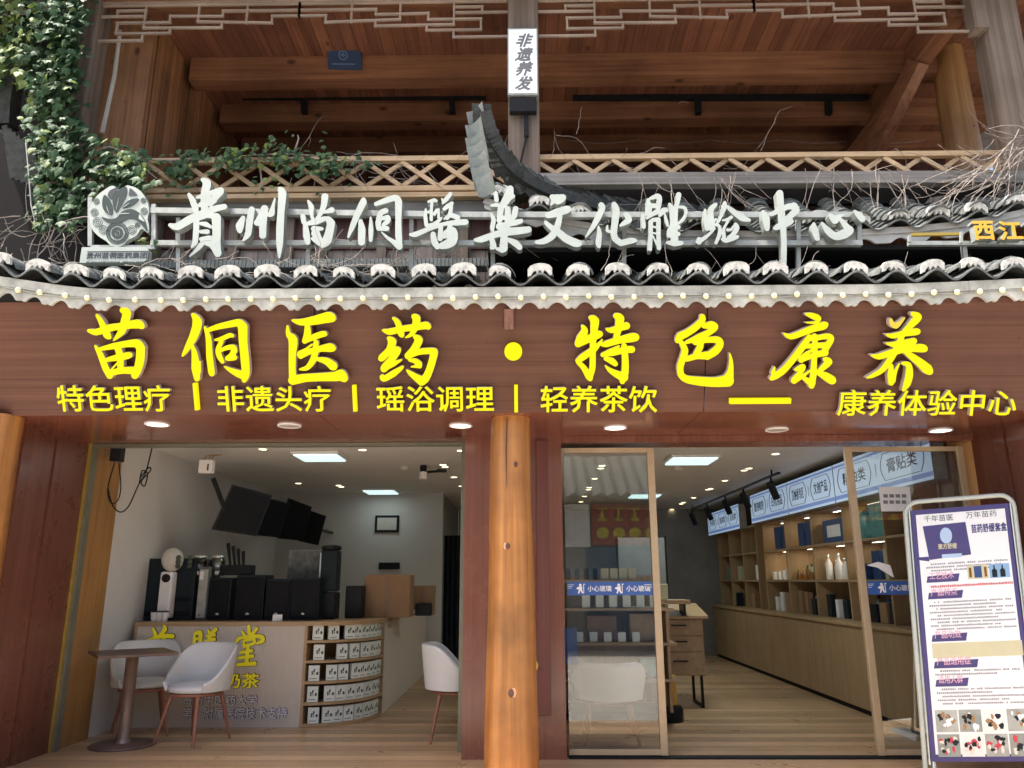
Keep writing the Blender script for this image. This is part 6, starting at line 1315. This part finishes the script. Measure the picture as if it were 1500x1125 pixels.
for i, (a, b, h) in enumerate(((287, 303, 830), (304, 336, 846), (343, 385, 842), (387, 424, 848), (424, 466, 846))):
    t, xa, xb, zt_ = appliance('drink_dispenser', ['narrow grey dispenser beside the left machine', 'dark dispenser, second in the row on the counter', 'dark dispenser, third in the row on the counter', 'dark dispenser, fourth in the row on the counter', 'dark dispenser, rightmost in the row on the counter'][i], 'dispenser', a, b, h, 8.72, 0.32, M['navy'] if i else M['tile'], ZK)
    m = MB(); m.cbox(xa + .012, xb - .012, 8.700, 8.719, ZK + .03, zt_ - .03, .006); m.build('front_cover', M['screen'] if i else M['steel'], t)
    m = MB(); m.lathe([(0.0001, 0), (0.022, 0), (.022, .01), (.0001, .01)], (0, 0, 0), 12); m.v = [Vector(((xa + xb) / 2 + v.x, 8.699 - v.z, ZK + .07 + v.y * .6)) for v in m.v]; m.build('badge', M['chrome'], t)
    if i == 0: m = MB(); m.box(xa + .02, xa + .06, 8.692, 8.699, zt_ - .14, zt_ - .05); m.build('label', M['white'], t)
c = P(345, 825, 8.85); t = thing('utensil_holder', 'metal rack holding dark scoops above the dispensers', 'rack', (c.x, 8.85, c.z - .1)); m = MB(); m.cbox(c.x - .16, c.x + .2, 8.8, 8.95, c.z - .13, c.z - .02, .008); m.build('rack', M['black'], t)
m = MB()
for k in range(4): m.tube([(c.x - .06 + .05 * k, 8.86, c.z - .02), (c.x - .12 + .06 * k, 8.9, c.z + .22 - .03 * k)], [.014, .022], 7)
m.build('scoop', M['black'], t)
for i, px in enumerate((292, 318)):
    c = P(px, 838, 8.86); t = thing('glass_jar', ['clear jar on top of the narrow grey dispenser', 'clear jar on top of the second dark dispenser'][i], 'jar', (c.x, 8.86, c.z)); m = MB(); m.lathe([(.075, -.04), (.08, -.03), (.08, .13), (.06, .15)], (c.x, 8.86, c.z), 14); m.build('body', M['glass'], t); m = MB(); m.lathe([(.065, .151), (.07, .152), (.07, .18), (.0001, .185)], (c.x, 8.86, c.z), 14); m.build('lid', M['chrome'], t)
t, xa, xb, zt_ = appliance('storage_box', 'grey box behind the rightmost dispensers', 'box', 417, 470, 806, 9.1, 0.3, M['tile'])
c = P(482, 860, 9.0); t = thing('coffee_grinder', 'tall dark grinder with black lid right of the dispensers', 'grinder', (c.x, 9.0, ZK)); m = MB(); m.cbox(c.x - .1, c.x + .1, 8.92, 9.12, P(482, 866, 9).z, P(482, 806, 9).z, .02); m.build('hopper', M['navy'], t); m = MB(); m.lathe([(.10, 0), (.115, .01), (.115, .045), (.05, .06)], (c.x, 9.02, P(482, 806, 9).z + .001), 18); m.build('lid', M['black'], t)
m = MB(); m.cbox(c.x - .14, c.x + .10, 8.9, 9.15, ZK + .001, P(482, 867, 9).z, .02); m.build('base', M['black'], t); m = MB(); m.box(c.x - .098, c.x - .085, 8.912, 8.919, P(482, 866, 9).z + .03, P(482, 810, 9).z); m.build('trim', M['chrome'], t)
for lab, a, b, h, y, dp in (('large brown cardboard box on the counter right of the grinder', 532, 600, 842, 9.35, .35), ('smaller cardboard box with white corner sticker behind the large one', 603, 634, 858, 9.9, .3)):
    xa, xb = P(a, 890, y).x, P(b, 890, y).x; zt_ = P(a, h, y).z; t = thing('cardboard_box', lab, 'box', ((xa + xb) / 2, y, ZK)); m = MB(); m.cbox(xa, xb, y, y + dp, ZK + .001, zt_, .004); m.build('carton', M['card'], t)
    m = MB(); m.box((xa + xb) / 2 - .03, (xa + xb) / 2 + .03, y - .003, y - .0005, ZK + .01, zt_ - .005); m.build('tape', plain('brown_tape', (0.22, 0.12, 0.06), 0.3), t)
    if a > 600: m = MB(); m.box(xa - .0, xa + .07, y - .006, y - .0035, ZK + .02, ZK + .07); m.build('sticker', M['white'], t)
t, xa, xb, zt_ = appliance('till_tray', 'low black tray at the far end of the counter', 'tray', 608, 632, 884, 9.75, 0.1, M['black'])
t, xa, xb, zt_ = appliance('knock_box', 'black kettle shaped appliance in front of the cardboard box', 'appliance', 505, 530, 858, 9.15, 0.2, M['black'])
for i, px in enumerate((228, 236, 244)):
    c = P(px, 905, 8.6); t = thing('paper_cup', 'white paper cup, ' + ('leftmost', 'middle', 'rightmost')[i] + ' in front of the left black machine', 'cup', (c.x, 8.56, ZK), 0, 'paper cups on the counter')
    m = MB(); m.lathe([(.026, .001), (.036, .09), (.038, .095)], (0, 0, 0), 14); m.build('body', M['white'], t, local=True); m = MB(); m.lathe([(.039, .0955), (.039, .103), (.03, .108)], (0, 0, 0), 14); m.build('lid', M['black'], t, local=True)
t = thing('price_card', 'small white price card standing on the counter edge', 'card', (P(405, 905, 8.5).x, 8.52, ZK)); m = MB(); m.hexa([(-.05, 0, .001), (.05, 0, .001), (.05, .03, .001), (-.05, .03, .001), (-.05, .012, .07), (.05, .012, .07), (.05, .018, .07), (-.05, .018, .07)]); m.build('card', M['white'], t, local=True)
# menu screens on poles
for i, (qd, y) in enumerate(((((341, 710), (389, 722), (365, 784), (310, 776)), 9.0), (((394, 730), (416, 735), (400, 786), (372, 784)), 10.0), (((424, 730), (450, 740), (437, 791), (408, 789)), 10.9), (((455, 748), (472, 754), (460, 798), (439, 793)), 11.9))):
    c = [P(*p, y) for p in qd]; c[1] += Vector((0, .25, 0)); c[2] += Vector((0, .25, 0)); n = (c[1] - c[0]).cross(c[3] - c[0]).normalized() * 0.05
    t = thing('menu_screen', ['nearest and largest dark tilted menu screen above the counter', 'second dark tilted menu screen above the counter', 'third dark tilted menu screen above the counter', 'farthest and smallest dark tilted menu screen above the counter'][i], 'screen', sum(c, Vector()) / 4, 0, 'dark menu screens above the counter')
    m = MB(); m.hexa([*c, *[v + (n if n.y > 0 else -n) for v in c]]); m.build('casing', M['black'], t)
    ce = sum(c, Vector()) / 4; m = MB(); f = [ce + (v - ce) * 0.93 - (n if n.y > 0 else -n) * 0.06 for v in c]; m.hexa([*f, *[v + (n if n.y > 0 else -n) * 0.03 for v in f]]); m.build('display', M['screen'], t)
    tp = ce + Vector((0, .10, 0)); m = MB(); m.bar(tp, Vector((XL, tp.y + 2.2, tp.z + .05)) if i < 3 else Vector((tp.x, 13.2, tp.z)), 0.04, 0.04); m.build('wall_arm', M['black'], t)
m = MB(); m.bar(P(312, 700, 8.9), P(330, 748, 9.0), 0.045, 0.045); t = tag(m.build('screen_bracket', M['black']), 'black slanting bracket left of the nearest menu screen', 'bracket')
c = P(302, 683, 8.4); t = thing('control_box', 'small white control box with wires on the left wall near the ceiling', 'box', c); m = MB(); m.cbox(c.x - .07, c.x + .08, c.y - .04, c.y + .05, c.z - .08, c.z + .07, .01); m.build('case', M['white'], t); m = MB()
for k in range(3): m.tube([c + Vector((-.03 + .04 * k, 0, .07)), c + Vector((-.01 + .04 * k, .02, .12)), c + Vector((.05 + .04 * k, .08, .14))], .008, 5)
m.build('wire', M['card'], t); m = MB(); m.box(c.x + .03, c.x + .045, c.y - .045, c.y - .0405, c.z - .05, c.z + .02); m.build('switch', M['black'], t)
# roller motor box and hanging wires inside the left jamb
c = P(172, 663, 7.5); t = thing('motor_box', 'small black motor box hanging in the upper left corner of the left opening', 'box', c); m = MB(); m.cbox(c.x - .05, c.x + .055, 7.45, 7.55, c.z - .09, 2.89, .008); m.build('case', M['black'], t)
m = MB(); w_ = 7.6
m.tube(smoothpath([P(168, 678, w_), P(160, 705, w_), P(158, 722, w_), P(163, 737, w_), P(173, 732, w_), P(177, 712, w_), P(174, 678, w_)], 6), .006, 5)
m.tube(smoothpath([P(158, 715, w_), P(164, 738, w_), P(175, 750, w_), P(188, 742, w_), P(203, 710, w_), P(214, 690, w_), P(224, 650, w_)], 6), .007, 5)
m.tube(smoothpath([P(205, 700, w_), P(218, 685, w_), P(220, 690, w_), P(207, 705, w_), P(212, 712, w_), P(216, 694, w_), P(208, 690, w_), P(204, 708, w_)], 6), .007, 5)
m.build('wire', M['black'], t)
# left shop back wall: certificate, dark panel, curtain
pl = front(13.19); t = thing('framed_certificate', 'black framed certificate on the back wall of the left shop', 'picture frame', P(566, 768, 13.19)); (u0, v0), (u1, v1) = pl.hit(549, 780), pl.hit(585, 755)
m = MB(); m.rect(pl, u0, v0, u1, v1, 0, .02); m.build('frame', M['black'], t); m = MB(); m.rect(pl, u0 + .04, v0 + .04, u1 - .04, v1 - .04, .0205, .022); m.build('sheet', M['offwhite'], t)
t = thing('wall_panel', 'small black panel below the framed certificate', 'panel', P(570, 829, 13.19)); (u0, v0), (u1, v1) = pl.hit(555, 834), pl.hit(586, 824); m = MB(); m.rect(pl, u0, v0, u1, v1, 0, .03); m.build('panel', M['black'], t)
t = thing('door_curtain', 'dark teal curtain in the doorway at the back of the left shop', 'curtain', (-1.2, 13.6, 0)); m = MB(); rows = [[], []]
for i in range(40):
    x = -1.34 + i * .012; rows[0].append(Vector((x, 13.5 + .03 * math.sin(i * .9), 2.2))); rows[1].append(Vector((x + .01 * math.sin(i), 13.5 + .04 * math.sin(i * .9), 0.05)))
m.grid(rows); m.build('cloth', M['navy'], t)

# ================================================================== chairs and table
def make_chair(label):
    t = thing('tub_chair', label, 'chair', (0, 0, 0), 0, 'white tub chairs with reddish legs')
    m = MB(); m.lathe([(0.0001, 0.415), (0.20, 0.415), (0.245, 0.425), (0.255, 0.45), (0.235, 0.475), (0.15, 0.487), (0.0001, 0.49)], (0, 0, 0), 30, (1.0, 0.95)); m.build('seat', M['chairwhite'], t, local=True)
    # wrap round back: inner and outer skins meet in a rolled rim
    n = 36; ki = 8; rows = []
    A = math.radians(128)
    for i in range(n + 1):
        a = -A + 2 * A * i / n; s = abs(a) / A; topz = 0.80 - 0.30 * ease((s - 0.32) / 0.68) ** 1.2; r_ = 0.255 + 0.02 * (1 - s); sec = []
        for side in (1, 0):
            for k in range(ki + 1):
                f = k / ki if side else 1 - k / ki; z = 0.43 + (topz - 0.43) * f; fl = 0.045 * f * (1 - 0.4 * s); rad = r_ + fl + (0.016 if side else -0.016) * (1 if f < 0.9 else 0.75)
                sec.append(Vector((rad * math.sin(a), rad * math.cos(a) * 0.97, z + (0.008 if 0.8 < f < 1.01 and k in (ki - 1,) else 0))))
            if side: 
                rt = r_ + 0.045 * (1 - 0.4 * s); sec.append(Vector((rt * math.sin(a), rt * math.cos(a) * 0.97, topz + 0.014)))
        rows.append(sec + [sec[0]])
    m = MB(); m.grid(rows); m.add(rows[0][:-1], [tuple(range(len(rows[0]) - 1))]); m.add(rows[-1][:-1], [tuple(reversed(range(len(rows[-1]) - 1)))]); m.build('backrest', M['chairwhite'], t, local=True)
    m = MB(); m.lathe([(0.205, 0.392), (0.225, 0.392), (0.225, 0.414), (0.205, 0.414)], (0, 0, 0), 28); m.build('seat_ring', M['leg'], t, local=True)
    for sx, sy in ((-1, -1), (1, -1), (-1, 1), (1, 1)):
        m = MB(); m.tube([(sx * .15, sy * .14, .40), (sx * .185, sy * .18, .2), (sx * .22, sy * .22, 0.0)], [.019, .016, .011], 10); m.build('leg', M['leg'], t, local=True)
    return t
ch0 = make_chair('white tub chair with reddish legs in front of the counter, facing the round based table')
def chair_at(o, px, Y, rz, label=None, s=1.0):
    p = P(px, 1040, Y); o.location = (p.x, Y, 0); o.rotation_euler = (0, 0, math.radians(rz)); o.scale = (s, s, s)
    if label: o['label'] = label
chair_at(copy_tree(ch0), 207, 8.05, 30, 'white tub chair standing behind the brown table near the left wall', 1.06)
chair_at(copy_tree(ch0), 668, 7.85, 95, 'white tub chair half hidden behind the right edge of the left opening', 1.06)
cg = copy_tree(ch0); chair_at(cg, 893, 7.75, 178, 'white tub chair seen from behind through the left glass door leaf', 1.1); cg.scale = (1.12, 1.12, 0.88)
chair_at(ch0, 286, 7.72, -22, None, 1.06)
TB = thing('cafe_table', 'brown square topped table on a round metal base near the left wall', 'table', (P(180, 1088, 7.55).x, 7.55, 0)); c = WORLD[TB.name]
m = MB(); m.lathe([(0.0001, 0.0), (0.28, 0.0), (0.285, 0.012), (0.27, 0.02), (0.06, 0.028), (0.05, 0.04)], c, 36); m.build('base', plain('bronze_base', (0.15, 0.10, 0.085), 0.4, 0.3), TB)
m = MB(); m.lathe([(0.07, 0.0281), (0.054, 0.06), (0.054, 0.77), (0.10, 0.785)], c, 24); m.build('stem', plain('bronze_stem', (0.24, 0.17, 0.14), 0.35, 0.4), TB)
m = MB(); m.cbox(-0.335, 0.335, -0.335, 0.335, 0.786, 0.812, 0.006); ca, sa = math.cos(.62), math.sin(.62); m.v = [c + Vector((v.x * ca - v.y * sa, v.x * sa + v.y * ca, v.z)) for v in m.v]; m.build('table_top', M['tabletop'], TB)

# ================================================================== standing poster at right
TL, TRt, BL = P(1334, 748, 6.42), P(1477, 737, 6.24), P(1364, 1116, 6.30)
PP = Plane(BL, TRt - TL, TL - BL)
PW = (TRt - TL).length; PH = (TL - BL).length
PP.N = PP.U.cross(PP.V).normalized()
PS = thing('standing_poster', 'tall white standing poster with purple border in a silver tube frame at the right', 'poster', (BL.x + .4, BL.y, 0))
m = MB(); m.rect(PP, 0, 0, PW, PH, -0.012, 0.0); m.build('board', M['purple'], PS)
m = MB(); m.rect(PP, 0.035, 0.05, PW - 0.03, PH - 0.04, 0.0005, 0.002); m.build('sheet', M['paper'], PS)
tub = [PP.at(-0.04, -0.1, -0.01), PP.at(-0.04, PH * .5, -0.01)] + [PP.at(0.06 - 0.10 * math.cos(a), PH - 0.03 + 0.10 * math.sin(a), -0.01) for a in np.linspace(0, math.pi / 2, 6)] + [PP.at(PW - 0.06 + 0.10 * math.sin(a), PH - 0.03 + 0.10 * math.cos(a), -0.01) for a in np.linspace(0, math.pi / 2, 6)] + [PP.at(PW + 0.04, PH * .5, -0.01), PP.at(PW + 0.04, -0.1, -0.01)]
m = MB(); m.tube(tub, 0.019, 12); m.build('tube_frame', plain('pale_grey_tube', (0.42, 0.46, 0.43), 0.4, 0.2, vary=.06), PS)
m = MB(); m.tube([PP.at(-0.012, -0.02, 0.004), PP.at(-0.012, PH, 0.004)], 0.007, 8); m.tube([PP.at(PW + 0.012, -0.02, 0.004), PP.at(PW + 0.012, PH, 0.004)], 0.007, 8); m.build('clamp_rod', M['chrome'], PS)
m = MB()
for u in (0.02, PW - 0.02): 
    a = PP.at(u, -0.09, 0.0); m.hexa([(a.x - .09, a.y - .30, 0.001), (a.x + .09, a.y - .30, 0.001), (a.x + .09, a.y + .25, 0.001), (a.x - .09, a.y + .25, 0.001), (a.x - .07, a.y - .27, .03), (a.x + .07, a.y - .27, .03), (a.x + .05, a.y + .2, .05), (a.x - .05, a.y + .2, .05)])
    m.tube([(a.x, a.y, .03), PP.at(u, 0.0, -0.014)], .016, 8)
m.build('foot', M['chrome'], PS)
PINK = plain('pink_white_print', (0.62, 0.36, 0.46), 0.5, vary=0.04); SOFT = plain('soft_grey_print', (0.20, 0.20, 0.24), 0.5, vary=0.05)
def pr(u0, v0, u1, v1, mat, name='print', n=0.0025): m = MB(); m.rect(PP, u0 * PW, v0 * PH, u1 * PW, v1 * PH, n, n + 0.0006); return m.build(name, mat, PS)
def ptx(s, u0, v0, u1, v1, mat, bold=0.0, n=0.0026, sh=0.0): return text('lettering', s, PP, u0 * PW, v0 * PH, u1 * PW, v1 * PH, [mat], PS, 0.0006, n, bold=bold, shear=sh)
ptx('千年苗医', 0.13, 0.945, 0.43, 0.972, M['ink']); ptx('万年苗药', 0.56, 0.948, 0.87, 0.975, M['ink'])
ptx('苗药舒缓套盒', 0.60, 0.884, 0.955, 0.922, M['purple'], 0.03)
m = MB(); m.prism([(0.11 * PW, 0.928 * PH), (0.55 * PW, 0.934 * PH), (0.575 * PW, 0.796 * PH), (0.15 * PW, 0.784 * PH)], PP, 0.0025, 0.0032); m.prism([(0.04 * PW, 0.798 * PH), (0.145 * PW, 0.798 * PH), (0.15 * PW, 0.778 * PH), (0.04 * PW, 0.786 * PH)], PP, 0.0025, 0.0032); m.build('box_picture', M['purple'], PS)
PB_ = plain('pale_blue_print', (0.36, 0.48, 0.66), 0.5, vary=.05)
m = MB(); m.prism([((0.34 + 0.062 * math.cos(a)) * PW, (0.882 + 0.034 * math.sin(a)) * PH) for a in np.arange(0, 6.2, 0.35)], PP, 0.0034, 0.0038); m.build('round_print', PB_, PS)
m = MB(); m.rect(PP, 0.28 * PW, 0.788 * PH, 0.48 * PW, 0.804 * PH, 0.0034, 0.0038); m.build('pale_print', PB_, PS)
ptx('聚方舒缓', 0.25, 0.825, 0.44, 0.849, M['cream'], 0.02, 0.0036)
def lines(v, n, u0=0.11, u1=0.93, indent=0.05, dv=0.0165, mat=None, h=0.0075):
    m = MB(); q = random.Random(int(v * 1000))
    for k in range(n):
        u = u0 + (indent if k % 2 == 0 else 0); end = u1 - (q.uniform(0.05, 0.3) if k % 2 else 0.0)
        while u < end:
            w_ = q.uniform(0.010, 0.017)
            if q.random() > 0.08: m.rect(PP, u * PW, (v - dv * k) * PH, (u + w_) * PW, (v - dv * k + h * q.uniform(.75, 1.0)) * PH, 0.0025, 0.003)
            u += w_ + 0.006
    return m.build('fine_print', mat or SOFT, PS)
def heading(s, v, w_):
    m = MB(); m.prism([(0.10 * PW, v * PH), ((0.10 + w_) * PW, v * PH), ((0.12 + w_) * PW, (v + 0.032) * PH), (0.115 * PW, (v + 0.026) * PH)], PP, 0.0025, 0.003); m.build('heading_bar', M['purple'], PS)
    ptx(s, 0.135, v + 0.012, 0.105 + w_ * 0.86, v + 0.043, PINK, 0.012, 0.0032)
lines(0.762, 3, dv=0.0135); heading('工艺技术', 0.690, 0.32); lines(0.668, 1, 0.12, 0.95, 0, .0165, M['redink'], 0.010); heading('产品特点', 0.622, 0.34); lines(0.605, 9, dv=0.0135)
heading('产品功效', 0.452, 0.34)
pr(0.10, 0.388, 0.97, 0.446, M['cream']); lines(0.424, 1, 0.14, 0.92, 0); lines(0.400, 1, 0.14, 0.90, 0); heading('产品适用症', 0.348, 0.42); lines(0.334, 2, dv=0.0135); heading('适用人群', 0.278, 0.31); lines(0.264, 5, dv=0.0135)
pr(0.52, 0.695, 0.725, 0.752, M['cream'], 'photo'); pr(0.535, 0.702, 0.56, 0.742, M['amber'], 'photo', .0033); pr(0.585, 0.700, 0.66, 0.747, M['bluebox'], 'photo', .0033); pr(0.685, 0.702, 0.71, 0.742, M['amber'], 'photo', .0033); pr(0.735, 0.695, 0.935, 0.752, plain('pale_blue_photo', (0.20, 0.35, 0.55), .5), 'photo')
for u in (0.78, 0.86): m = MB(); m.prism([((u + a) * PW, b * PH) for a, b in ((-.02, .698), (.03, .698), (.03, .726), (.012, .733), (.012, .746), (-.002, .746), (-.002, .733), (-.02, .726))], PP, .0033, .0038); m.build('bottle_picture', M['navy'], PS)
q = random.Random(5)
pm = [M['steel'], M['tilelight'], M['chairwhite'], M['card'], M['redink'], M['tealtin']]
for r_, v0, v1 in ((0, 0.108, 0.190), (1, 0.018, 0.100)):
    for k in range(4):
        u0 = 0.075 + 0.225 * k; pr(u0, v0, u0 + 0.212, v1, pm[(k + r_) % 3], 'photo')
        for c_ in range(3):
            m = MB()
            for _ in range(4):
                cu_, cv_ = u0 + q.uniform(.035, .175), q.uniform(v0 + .016, v1 - .016); ru_, rv_ = q.uniform(.012, .034), q.uniform(.006, .015); n_ = .0032 + .0003 * (c_ * 4 + _)
                m.prism([((cu_ + ru_ * math.cos(a) * q.uniform(.55, 1.2)) * PW, (cv_ + rv_ * math.sin(a) * q.uniform(.6, 1.2)) * PH) for a in np.arange(0, 6.2, .6)], PP, n_, n_ + .0001)
            m.build('photo_detail', (M['redink'], M['offwhite'], M['navy'])[c_] if r_ else (M['navy'], M['card'], M['white'])[(c_ + k) % 3], PS)
# small yellow tag on a wire behind the log column
c = P(783, 975, 6.3); t = thing('yellow_tag', 'small round yellow tag hanging at the right side of the log column', 'tag', c); m = MB(); m.ball(c, .03, 10, (1, .3, 1.3)); m.build('disc', M['yellowbox'], t); m = MB(); m.tube([c, c + Vector((.07, 0, -.03))], .003, 4); m.build('wire', M['black'], t)
t = thing('wall_cover_box', 'long narrow dark wooden cover strip on the pier right of the log column', 'cover', P(793, 800, 6.96)); m = MB(); a = P(789, 645, 6.95); b = P(797, 1048, 6.95); m.cbox(0.13, 0.235, 6.93, 6.979, b.z, ZS - 0.05, .005); m.build('cover', wood('dark_cover', (0.17, 0.055, 0.045), (0.12, 0.038, 0.03), 'z', .5, .5, .05, .2), t)
c = P(3, 655, 6.1); t = thing('wall_lamp', 'white cylindrical wall lamp at the far left edge', 'lamp', c); m = MB(); m.tube([c + Vector((-.05, 0, -.14)), c + Vector((-.03, 0, .08))], .05, 14); m.build('shade', M['white'], t); m = MB(); m.tube([c + Vector((-.03, 0, .081)), c + Vector((-.029, 0, .11))], .054, 14); m.build('cap', M['black'], t)

# ================================================================== house across the street (seen only as a reflection)
OH = thing('opposite_house', 'low white house with grey tiled eave and red sign across the street', 'house', (0, -4.5, -0.12))
m = MB(); m.box(-14, 14, -6, -4.5, -0.12, 3.5); m.build('wall', plain('grey_house_wall', (0.30, 0.31, 0.31), .8, vary=.25, scale=1.5), OH)
m = MB(); rows = []
for k in range(9):
    rows.append([Vector((x, -3.6 - 0.28 * k, 3.35 + 0.17 * k + 0.05 * math.cos(x * 21) + (0.02 if k % 2 else 0))) for x in np.arange(-14, 14.01, 0.06)])
m.grid(rows); m.build('roof', M['tile'], OH)
m = MB(); m.box(1.65, 11, -4.49, -4.38, 2.25, 3.2); m.build('red_signboard', M['redsign'], OH)
m = MB()
for k in range(22):
    x = 1.9 + k * 0.38
    m.rect(Plane((0, -4.379, 0), (-1, 0, 0), (0, 0, 1)), -(x + .12), 2.80, -(x - .12), 2.86, 0, .03); m.rect(Plane((0, -4.379, 0), (-1, 0, 0), (0, 0, 1)), -(x + .03), 2.865, -(x - .03), 3.06, 0, .03); m.rect(Plane((0, -4.379, 0), (-1, 0, 0), (0, 0, 1)), -(x + .13), 3.065, -(x - .13), 3.11, 0, .03)
    m.prism([(-(x + .15 * math.cos(a)), 2.52 + .13 * math.sin(a)) for a in np.arange(0, 6.2, .5)], Plane((0, -4.379, 0), (-1, 0, 0), (0, 0, 1)), 0, .03)
m.build('yellow_disc', M['yellowoff'], OH)
m = MB(); m.box(-4, 1.6, -4.49, -4.40, 2.2, 3.2); m.build('white_panel', M['white'], OH)
for x in (-9, -5.5, -2, 1.5, 5, 8.5):
    m = MB(); m.box(x, x + 3, -4.49, -4.42, 0.1, 2.2); m.build('window', M['bluewin'], OH)
